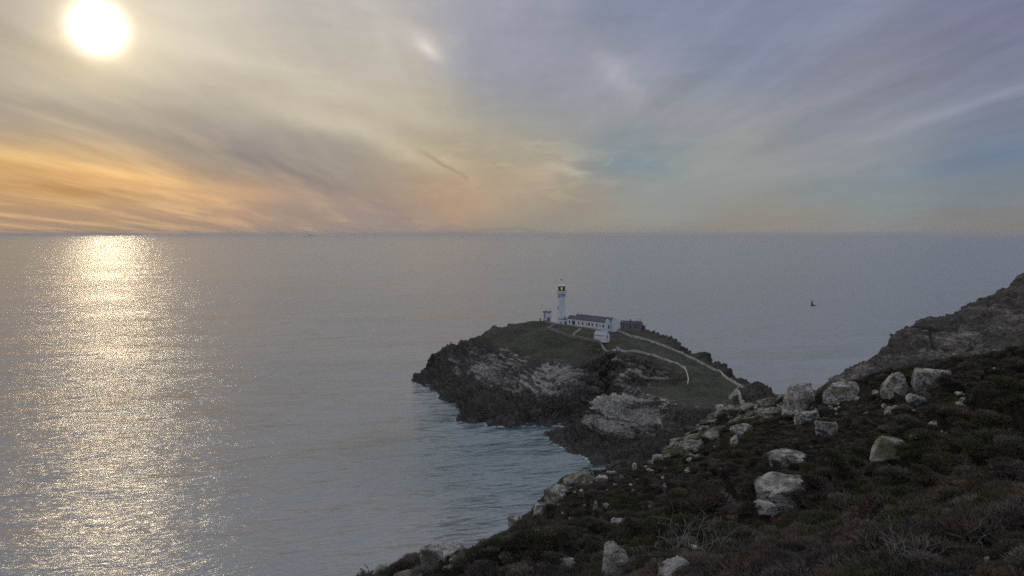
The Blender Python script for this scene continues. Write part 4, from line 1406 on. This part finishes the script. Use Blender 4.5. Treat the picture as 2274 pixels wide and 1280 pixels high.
# base annexe beside the tower
def window(parent, x, y, z, w_=0.95, h_=1.5, frame=M_iron, pane=M_dark, ry=0.0, name='window'):
    """opening on a wall facing -y"""
    fr = MB()
    t = 0.10
    fr.box(-w_ / 2, w_ / 2, -0.06, 0.05, -h_ / 2 - 0.12, -h_ / 2).box(-w_ / 2, w_ / 2, -0.04, 0.05, h_ / 2 - t, h_ / 2)
    fr.box(-w_ / 2, -w_ / 2 + t, -0.04, 0.05, -h_ / 2, h_ / 2 - t).box(w_ / 2 - t, w_ / 2, -0.04, 0.05, -h_ / 2, h_ / 2 - t).box(-w_ / 2 + t, w_ / 2 - t, -0.03, 0.05, -0.04, 0.04)
    o = fr.build(name, frame, parent)
    o.location = (x, y, z)
    o.rotation_euler = (0, 0, ry)
    MB().box(-w_ / 2 + t, w_ / 2 - t, -0.015, 0.045, -h_ / 2, h_ / 2 - t).build('pane', pane, o)
    return o


def door(parent, x, y, z, w_=1.1, h_=2.2, mat=M_green, ry=0.0):
    o = MB().box(-w_ / 2, w_ / 2, -0.06, 0.05, 0, h_).build('door', mat, parent)
    o.location = (x, y, z)
    o.rotation_euler = (0, 0, ry)
    MB().box(w_ / 2 - 0.2, w_ / 2 - 0.1, -0.10, -0.06, 1.0, 1.15).build('handle', M_black, o)
    return o


# ------------------------------------------------------------------ long white cottage range
P0 = at(1259, 723, 487)
P1 = at(1345, 737, 462)
cz = min(hz(P0.x, P0.y), hz(P1.x, P1.y))
axis = Vector((P1.x - P0.x, P1.y - P0.y))
LEN = axis.length
rz = math.atan2(axis.y, axis.x)
z0 = P0.z + 0.7
ct = root('cottage_range', (P0.x, P0.y, z0), rz, 'long low white keepers cottages with dark slate roofs beside the tower', 'cottage')
HW, DP, RH = 4.3, 4.6, 1.6
slope_drop = z0 - min(P1.z, cz) + 2.0
fw = MB().prism([(0, -slope_drop), (DP, -slope_drop), (DP, HW), (DP / 2, HW + RH), (0, HW)], 0, LEN)
fw.build('front_wall_block', M_white, ct)
MB().prism([(DP + 0.01, -slope_drop), (2 * DP + 0.8, -slope_drop), (2 * DP + 0.8, HW + 0.2), (1.5 * DP + 0.4, HW + RH + 0.6), (DP + 0.01, HW + 0.2)], 2.0, LEN + 1.4).build('rear_wall_block', M_white, ct)


def roof(parent, y0, y1, ze, zr, x0, x1, mat, th=0.16, over=0.25, name='roof'):
    ym = (y0 + y1) / 2
    sl_ = (zr - ze) / (ym - y0)
    a = [(y0 - over, ze - over * sl_ + 0.03), (ym, zr + 0.03), (y1 + over, ze - over * sl_ + 0.03), (y1 + over, ze - over * sl_ + th + 0.05), (ym, zr + th + 0.05), (y0 - over, ze - over * sl_ + th + 0.05)]
    return MB().prism(a, x0, x1).build(name, mat, parent)


roof(ct, 0, DP, HW, HW + RH, 0.35, LEN - 0.35, M_slate)
roof(ct, DP, 2 * DP + 0.8, HW + 0.2, HW + RH + 0.6, 2.35, LEN + 1.05, M_slate, name='rear_roof')
for x_ in (-0.02, LEN - 0.37):
    roof(ct, 0, DP, HW + 0.1, HW + RH + 0.1, x_, x_ + 0.39, M_white, 0.3, 0.2, 'gable_coping')
for x_ in (1.98, LEN + 1.03):
    roof(ct, DP, 2 * DP + 0.8, HW + 0.3, HW + RH + 0.7, x_, x_ + 0.39, M_white, 0.3, 0.2, 'gable_coping')
for fr_, wd in ((.07, 1.1), (.317, 1.1), (.42, 1.1), (.52, .6), (.58, 1.4), (.666, 1.1), (.78, 1.2), (.86, .6), (.94, 1.3)):
    window(ct, fr_ * LEN, -0.005, 1.95, wd, 1.75)
door(ct, .16 * LEN, -0.005, 0.3, 1.2, 2.7); door(ct, .16 * LEN + 1.3, -0.005, 0.3, 1.2, 2.7)
door(ct, LEN + 0.005, DP * 0.62, 0, 1.0, 2.4, M_dark, math.pi / 2)
MB().box(0.2, LEN - 0.2, -0.16, -0.27, HW - 0.32, HW - 0.18).build('gutter', M_iron, ct)
for x_ in (5.2, 16, 27):
    ch = MB().box(x_ - 0.45, x_ + 0.45, 1.5 * DP, 1.5 * DP + 0.8, HW + RH + 0.4, HW + RH + 1.1).build('chimney', M_white, ct)

# lean-to porch joining tower and cottages
pa = at(1240, 722, 490); pb = at(1257, 724, 487)
pp = root('porch_annexe', (pa.x, pa.y, pa.z + 0.3), math.atan2(pb.y - pa.y, pb.x - pa.x), 'small flat roofed white porch joining the tower to the long cottages', 'annexe')
pw = (pb - pa).length
MB().box(0, pw, 0, 4.5, -1.5, 3.5).build('wall', M_white, pp)
MB().box(-0.1, pw + 0.1, -0.1, 4.6, 3.5, 3.75).build('roof_slab', M_slate, pp)
window(pp, pw * 0.35, -0.005, 1.3, 0.7, 1.1)
door(pp, pw * 0.9, -0.005, 0.2, 0.9, 2.3, M_dark)

# fog signal block on the left
fa = at(1214, 712, 498)
fg = root('fog_signal_house', (fa.x, fa.y, hz(fa.x, fa.y) - 0.4), math.radians(-12), 'square white block house with flat dark cornice and aerials left of the tower', 'block house')
MB().box(-2.5, 2.5, 0, 5, -1, 6.7).build('wall', M_white, fg)
MB().box(-2.8, 2.8, -0.3, 5.3, 6.7, 7.05).build('cornice', M_darkstone, fg)
MB().box(-2.2, 2.2, 0.3, 4.7, 7.05, 7.3).build('parapet', M_iron, fg)
window(fg, -1.35, -0.005, 4.3, 0.55, 3.6)
door(fg, 0.95, -0.005, 0.3, 1.1, 2.6)
door(fg, 2.1, -0.005, 0.6, 0.5, 2.8)
MB().bar((0.8, 2, 7.3), (0.8, 2, 9.4), 0.06).bar((0.3, 2, 8.7), (1.3, 2, 8.7), 0.05).build('aerial', M_iron, fg)
MB().bar((1.6, 2.4, 7.3), (1.6, 2.4, 9.0), 0.06).build('aerial', M_iron, fg)
MB().bar((-0.9, 1.5, 7.3), (-0.9, 1.5, 8.2), 0.09).build('aerial', M_iron, fg)
MB().box(-1.2, -0.6, 1.2, 1.8, 7.3, 7.9).build('roof_vent', M_black, fg)
tk = at(1228, 714, 493)
o = root('water_tank', (tk.x, tk.y, hz(tk.x, tk.y)), 0, 'small round white tank on the ground between block house and tower', 'tank')
MB().lathe([(0.9, -0.3), (1.0, 0.2), (1.0, 1.3), (0.7, 1.55), (0.1, 1.65)], 20).build('shell', M_white, o, True)
MB().lathe([(0.25, 1.6), (0.25, 1.75)], 12).build('lid', M_iron, o)
ps = at(1200, 710, 497)
MB().box(-0.5, 0.5, -0.4, 0.4, -0.4, 1.6).prism([(-0.5, 1.6), (0.5, 1.6), (0, 2.0)], -0.55, 0.55).build('stone_pillar', M_stone, None, label='short stone pillar left of the white block house', category='pillar').location = (ps.x, ps.y, hz(ps.x, ps.y))

# small white store in front
sa = at(1319, 748, 446); sb = at(1343, 755, 440)
st = root('white_store', (sa.x, sa.y, min(sa.z, sb.z) - 0.3), math.atan2(sb.y - sa.y, sb.x - sa.x), 'small white store with pale pitched roof standing below the long cottages', 'outbuilding')
sw_ = (sb - sa).length
MB().prism([(0, -1.5), (4.6, -1.5), (4.6, 2.9), (2.3, 4.7), (0, 2.9)], 0, sw_).build('wall', M_white, st)
roof(st, 0, 4.6, 2.9, 4.7, 0.2, sw_ - 0.2, M_paleroof)
for x_ in (-0.02, sw_ - 0.28):
    roof(st, 0, 4.6, 3.0, 4.8, x_, x_ + 0.3, M_white, 0.25, 0.15, 'gable_coping')
window(st, sw_ + 0.005, 2.3, 1.7, 0.8, 1.7, ry=math.pi / 2)
MB().box(0.1, sw_ - 0.1, -0.24, -0.14, 2.55, 2.68).build('gutter', M_iron, st)

# derelict grey building on the right
ga = at(1377, 735, 492); gb_ = at(1424, 741, 486)
gr = root('grey_stone_house', (ga.x, ga.y, ga.z + 1.4), math.atan2(gb_.y - ga.y, gb_.x - ga.x), 'weathered grey stone house with dark roof and metal frame, right of the cottages', 'stone house')
gw = (gb_ - ga).length
MB().prism([(0, -5), (5, -5), (5, 3.4), (2.5, 5.2), (0, 3.4)], 0, gw).build('wall', M_stone, gr)
roof(gr, 0, 5, 3.4, 5.2, -0.2, gw - 0.6, M_slate)
MB().box(gw * 0.42, gw * 0.42 + 0.7, 2.1, 2.9, 4.9, 6.5).build('chimney', M_darkstone, gr)
window(gr, gw * .18, -0.005, 1.6, 0.9, 1.1); window(gr, gw * .48, -0.005, 1.3, 0.8, 1.3)
window(gr, gw * .75, -0.005, 1.5, 0.9, 1.2)
MB().box(-0.06, 0.06, -0.06, 0.06, 0, 5.0).box(2.24, 2.36, -0.06, 0.06, 0, 5.0).box(-0.06, 2.36, -0.06, 0.06, 5.0, 5.12).box(-0.06, 2.36, -0.05, 0.05, 3.2, 3.3).build('metal_frame', M_black, gr).location = (gw - 3.0, 0.4, 2.5)
MB().box(0, 1.6, 0.6, 4.4, -5, 2.6).build('end_block', M_darkstone, gr).location = (gw + 0.01, 0, 0)


# ------------------------------------------------------------------ walls, paths and poles on the island
def wall(name, pts, h, th, mat, label, cat='wall', drop=1.2, coping=None, jitter=0.12, flat=None):
    """pts: photo pixel + distance; the wall follows the ground"""
    path = []
    for (a, b_) in zip(pts[:-1], pts[1:]):
        A, B_ = at(*a), at(*b_)
        n = max(1, int((B_ - A).length / 2.0))
        for i in range(n):
            path.append(A.lerp(B_, i / n))
    path.append(at(*pts[-1]))
    base = path[0].copy()
    r = random.Random(len(path))
    V, Fc = [], []
    for i, p in enumerate(path):
        a, b_ = path[max(0, i - 1)], path[min(len(path) - 1, i + 1)]
        t_ = Vector((b_.x - a.x, b_.y - a.y)).normalized()
        nn = Vector((-t_.y, t_.x)) * th / 2
        g_ = hz(p.x, p.y)
        top = g_ + h + r.uniform(-jitter, jitter)
        for s_, zz_ in ((1, g_ - drop), (1, top), (-1, top), (-1, g_ - drop)):
            V.append((p.x + nn.x * s_ - base.x, p.y + nn.y * s_ - base.y, zz_ - base.z))
    for i in range(len(path) - 1):
        for j in range(4):
            Fc.append((i * 4 + j, i * 4 + (j + 1) % 4, i * 4 + 4 + (j + 1) % 4, i * 4 + 4 + j))
    Fc += [(0, 3, 2, 1), (len(V) - 4, len(V) - 3, len(V) - 2, len(V) - 1)]
    me = bpy.data.meshes.new(name)
    me.from_pydata(V, [], Fc)
    me.update()
    o = link(name, me, mat, None, label=label, category=cat, kind='thing')
    o.location = base
    return o


wall('compound_wall', ((1216, 733, 465), (1240, 741, 457), (1270, 747, 453), (1300, 754, 447), (1335, 763, 441)), 1.5, 0.7, M_stone, 'stone wall along the front of the lighthouse garden')
wall('retaining_wall', ((1232, 723, 486), (1260, 729, 479), (1300, 736, 470), (1340, 744, 456)), 1.3, 0.8, M_stone, 'long grey retaining wall directly under the long white cottages')
wall('side_wall', ((1216, 733, 465), (1226, 728, 474), (1236, 723, 484)), 1.6, 0.7, M_stone, 'short stone wall closing the left end of the lighthouse garden')
wall('garden_steps_wall', ((1290, 737, 468), (1284, 742, 460), (1272, 747, 454)), 0.7, 1.8, M_stone, 'stone lined steps running down through the lighthouse garden')
wall('terrace_wall', ((1208, 716, 492), (1220, 717, 488), (1232, 718, 486)), 1.6, 0.7, M_stone, 'low stone wall in front of the white block house')
wall('field_wall', ((1335, 763, 441), (1370, 773, 425), (1410, 781, 414), (1450, 791, 405), (1480, 799, 398), (1505, 807, 391), (1520, 815, 385), (1526, 830, 376), (1529, 842, 370), (1527, 853, 364)), 1.0, 0.5, M_limewall, 'long pale field wall curving down at the right end above the rock face')
wall('path_wall', ((1362, 736, 470), (1400, 745, 460), (1450, 762, 445), (1500, 782, 430), (1560, 812, 405), (1600, 830, 390), (1622, 846, 375), (1644, 862, 360)), 1.2, 0.5, M_limewall, 'long white wall beside the path descending from the cottages')
wall('landing_wall', ((1644, 862, 360), (1632, 874, 352), (1620, 886, 345)), 1.0, 0.7, M_stone, 'grey wall section at the landing above the dark cliff')
wall('landing_parapet', ((1620, 886, 345), (1636, 893, 339), (1652, 900, 333)), 1.9, 0.8, M_limewall, 'short bright parapet at the bottom of the island path')
bp = at(1594, 909, 331)
o = root('stone_shelter', (bp.x, bp.y, hz(bp.x, bp.y)), 0.3, 'tiny pale stone shelter with gable end behind the ridge outcrop', 'shelter')
MB().prism([(0, -1), (2.4, -1), (2.4, 1.2), (1.2, 2.0), (0, 1.2)], 0, 3.2).build('wall', M_limewall, o)
MB().bar((4.2, 0.5, 0), (3.7, 0.5, 2.6), 0.14).bar((4.3, 0.5, 2.3), (5.6, 0.5, 0), 0.12).build('prop', M_limewall, o)


def path_strip(pts, wd, off):
    pa_ = [at(*p) for p in pts]
    V, Fc = [], []
    fine = []
    for a, b_ in zip(pa_[:-1], pa_[1:]):
        n = max(1, int((b_ - a).length / 1.2))
        fine += [a.lerp(b_, i / n) for i in range(n)]
    fine.append(pa_[-1])
    for i, p in enumerate(fine):
        a, b_ = fine[max(0, i - 1)], fine[min(len(fine) - 1, i + 1)]
        t_ = Vector((b_.x - a.x, b_.y - a.y)).normalized()
        nn = Vector((-t_.y, t_.x))
        for s_ in (off, off + wd / 2, off + wd):
            q = Vector((p.x, p.y)) + nn * s_
            V.append((q.x, q.y, hz(q.x, q.y) + 0.22))
    for i in range(len(fine) - 1):
        for j in range(2):
            Fc.append((i * 3 + j, i * 3 + j + 1, i * 3 + 4 + j, i * 3 + 3 + j))
    me = bpy.data.meshes.new('path')
    me.from_pydata(V, [], Fc)
    me.update()
    link('path', me, M_path, None, kind='structure')


path_strip(((1362, 736, 470), (1400, 745, 460), (1450, 762, 445), (1500, 782, 430), (1560, 812, 405), (1600, 830, 390), (1622, 846, 375), (1644, 862, 360)), 1.8, 0.5)


def pole(px, pyt, pyb, Y, label, arm=True):
    b_, t_ = at(px, pyb, Y), at(px, pyt, Y)
    g_ = hz(b_.x, b_.y)
    o = root('utility_pole', (b_.x, b_.y, g_), 0.2, label, 'pole')
    h = t_.z - g_
    MB().bar((0, 0, -0.5), (0, 0, h), 0.16, 8, 0.11).build('post', M_wood, o)
    if arm:
        MB().box(-0.9, 0.9, -0.07, 0.07, h - 0.5, h - 0.35).build('crossarm', M_wood, o)
        for x_ in (-0.8, 0.8):
            MB().lathe([(0.07, h - 0.35), (0.1, h - 0.2), (0.05, h - 0.1)], 8, x_, 0).build('insulator', M_iron, o)


pole(1374, 709, 735, 484, 'thin wooden pole between the cottages and the grey stone house', False)
pole(1567, 792, 826, 398, 'wooden pole with crossarm beside the descending path')

# foam patches at the foot of the rocks
def foam(px, py, wpx, hpx, seed):
    cpt = at_z(px, py)
    r = random.Random(seed)
    s_ = cpt.y / F
    sx = wpx * s_ / 2
    sy = hpx * s_ / 2 * cpt.y / CAMZ * 0.9
    V = [(0, 0, 0.12)]
    n = 26
    for i in range(n):
        a = 2 * math.pi * i / n
        k_ = r.uniform(0.35, 1.15)
        V.append((math.cos(a) * sx * k_, math.sin(a) * sy * k_, 0.05))
    Fc = [(0, 1 + i, 1 + (i + 1) % n) for i in range(n)]
    return [(v[0] + cpt.x, v[1] + cpt.y, v[2]) for v in V], Fc


V, Fc = [], []
for i, q in enumerate(((1178, 940, 26, 4), (1172, 938, 10, 4), (1192, 942, 12, 3), (1275, 945, 30, 3), (1262, 947, 16, 2), (988, 884, 22, 4), (1000, 886, 14, 3), (972, 879, 12, 3), (1290, 1008, 14, 2), (962, 874, 8, 2), (1112, 948, 16, 2), (1080, 946, 12, 2), (940, 862, 12, 2), (1026, 932, 10, 2), (1230, 947, 12, 2))):
    v_, f_ = foam(*q, i)
    b_ = len(V)
    V += v_
    Fc += [tuple(x + b_ for x in f) for f in f_]
_vz = np.array([(v.co.x, v.co.y, v.co.z) for v in head.data.vertices if -0.25 < v.co.z < 0.2 and v.co.y < 478 and v.co.x < 60])
_r = random.Random(77)
for q in _vz[np.random.RandomState(4).permutation(len(_vz))[:170]]:
    n, rr_f = 12, _r.uniform(0.25, 0.95)
    b_ = len(V)
    cx_, cy_ = q[0] + _r.uniform(-.8, .8), q[1] - _r.uniform(0.0, 1.2)
    V.append((cx_, cy_, 0.10))
    for i in range(n):
        a = 2 * math.pi * i / n
        k_ = _r.uniform(0.3, 1.2) * rr_f
        V.append((cx_ + math.cos(a) * k_ * 1.7, cy_ + math.sin(a) * k_, 0.04))
    Fc += [(b_, b_ + 1 + i, b_ + 1 + (i + 1) % n) for i in range(n)]
me = bpy.data.meshes.new('sea_foam')
me.from_pydata(V, [], Fc)
me.update()
link('sea_foam', me, M_foam, None, kind='stuff', label='thin white foam washing against the foot of the rocks', category='foam')


# ------------------------------------------------------------------ ships on the horizon
def ship(px0, px1, py, Y, label):
    p = at((px0 + px1) / 2, py, Y)
    L = (px1 - px0) / F * Y
    o = root('cargo_ship', (p.x, Y, 0), 0, label, 'ship')
    s_ = L / 100.0
    h = MB()
    b0 = [(-50, 0), (-47, -8), (42, -8), (50, 0), (42, 8), (-47, 8)]
    n = 6
    h.V += [(x * s_ * 0.97, y * s_ * 0.8, -2 * s_) for x, y in b0] + [(x * s_, y * s_, 6.5 * s_) for x, y in b0]
    h.F += [tuple(reversed(range(n))), tuple(range(n, 2 * n))] + [(i, (i + 1) % n, n + (i + 1) % n, n + i) for i in range(n)]
    h.build('hull', M_hull, o)
    MB().box(-46 * s_, -34 * s_, -6 * s_, 6 * s_, 6.5 * s_, 14 * s_).box(-43 * s_, -37 * s_, -4 * s_, 4 * s_, 14 * s_, 17 * s_).build('bridge_house', M_super, o)
    MB().box(-41 * s_, -39 * s_, -1 * s_, 1 * s_, 17 * s_, 21 * s_).build('funnel', M_hull, o)
    MB().box(42 * s_, 47 * s_, -2 * s_, 2 * s_, 6.5 * s_, 9 * s_).build('forecastle', M_super, o)
    MB().box(-30 * s_, 36 * s_, -5 * s_, 5 * s_, 6.5 * s_, 7.6 * s_).build('hatch_covers', M_hull, o)


rr_ = ray(694, 524.5)
ship(685, 702, 524, CAMZ / -rr_.z, 'long low cargo ship just below the horizon left of centre')
rr_ = ray(1060, 521.5)
ship(1057, 1063, 521, CAMZ / -rr_.z, 'tiny distant ship on the horizon near the centre')


# ------------------------------------------------------------------ gull in flight
def gull():
    Y = 70.0
    p = at(1806, 679, Y)
    o = root('gull', p, math.radians(172), 'dark gull gliding over the sea with one wing raised', 'bird')
    s_ = 1.0

    def loft(sections, name, mat, n=8):
        V, Fc = [], []
        for cpt, rx, rz_ in sections:
            for i in range(n):
                a = 2 * math.pi * i / n
                V.append((cpt[0], cpt[1] + rx * math.cos(a), cpt[2] + rz_ * math.sin(a)))
        for j in range(len(sections) - 1):
            for i in range(n):
                Fc.append((j * n + i, j * n + (i + 1) % n, (j + 1) * n + (i + 1) % n, (j + 1) * n + i))
        Fc += [tuple(reversed(range(n))), tuple((len(sections) - 1) * n + i for i in range(n))]
        me_ = bpy.data.meshes.new(name)
        me_.from_pydata(V, [], Fc)
        me_.update()
        me_.polygons.foreach_set('use_smooth', [True] * len(me_.polygons))
        return link(name, me_, mat, o)
    loft([((0.30, 0, -0.03), .004, .004), ((0.26, 0, -0.02), .012, .012), ((0.22, 0, 0), .030, .032), ((0.17, 0, 0.008), .034, .036), ((0.10, 0, 0), .045, .05), ((0, 0, -0.005), .065, .07), ((-0.12, 0, 0), .05, .05), ((-0.2, 0, 0.005), .03, .022), ((-0.27, 0, 0.008), .06, .007), ((-0.33, 0, 0.01), .07, .004)], 'body', M_paleplum)

    def wing(side, up, sweep):
        V, Fc = [], []
        n = 10
        for j in range(n + 1):
            f = j / n
            span = 0.66 * f
            bend = up * (1.0 if f < 0.45 else 0.85)
            y = side * span * math.cos(bend)
            z = span * math.sin(bend) - max(0, f - 0.5) ** 2 * 0.2
            x = 0.06 + (0.10 * math.sin(f * math.pi * 0.9)) - sweep * f ** 1.6
            ch = 0.17 * (1 - f) ** 0.55 + 0.012
            for q, tz in ((0.5, 0.0), (0.1, 0.016), (-0.5, 0.0), (0.1, -0.006)):
                V.append((x + ch * q, y, z + tz))
        for j in range(n):
            for i in range(4):
                Fc.append((j * 4 + i, j * 4 + (i + 1) % 4, (j + 1) * 4 + (i + 1) % 4, (j + 1) * 4 + i))
        me_ = bpy.data.meshes.new('wing')
        me_.from_pydata(V, [], Fc)
        me_.update()
        link('wing', me_, M_feather, o)
    wing(1, math.radians(12), 0.22)
    wing(-1, math.radians(62), 0.20)


gull()


# ------------------------------------------------------------------ dead twigs in the foreground
def twigs(name, px, py, label, seed, n=14, size=0.5):
    h = hit_near(px, py)
    if h is None:
        return
    r = random.Random(seed)
    mb = MB()
    size *= h.y / 9.0
    sk = h.y / 9.0
    for i in range(n):
        p = Vector((r.uniform(-.25, .25) * sk, r.uniform(-.2, .2) * sk, 0.05 * sk))
        d = Vector((r.gauss(0, .7), r.gauss(0, .5), r.uniform(0.5, 1.2))).normalized()
        rad = 0.0045 * sk
        for s_ in range(7):
            q = p + d * size * r.uniform(0.09, 0.16)
            mb.bar(p, q, rad, 5, rad * 0.8)
            if r.random() < 0.55:
                e = (d + Vector((r.gauss(0, .6), r.gauss(0, .6), r.gauss(0, .4)))).normalized()
                f = q + e * size * r.uniform(.08, .2)
                mb.bar(q, f, rad * 0.6, 4, rad * 0.3)
            p = q
            rad *= 0.8
            d = (d + Vector((r.gauss(0, .45), r.gauss(0, .45), r.gauss(0, .35)))).normalized()
    mb.build(name, M_twig, None, label=label, category='dead shrub').location = h + Vector((0, 0, 0.12 * sk))


twigs('dead_shrub', 1515, 1262, 'bare grey twigs over the crumbly rock at the bottom edge', 1, 20, 0.9)
twigs('dead_shrub', 1580, 1265, 'bare grey twigs in heather right of the crumbly rock', 2, 12, 0.7)
twigs('dead_shrub', 2010, 1262, 'tangle of pale dead twigs at the bottom, right of centre', 3, 20, 0.55)
twigs('dead_shrub', 2180, 1240, 'thin dead branch in the heather near the bottom right corner', 4, 7, 0.5)
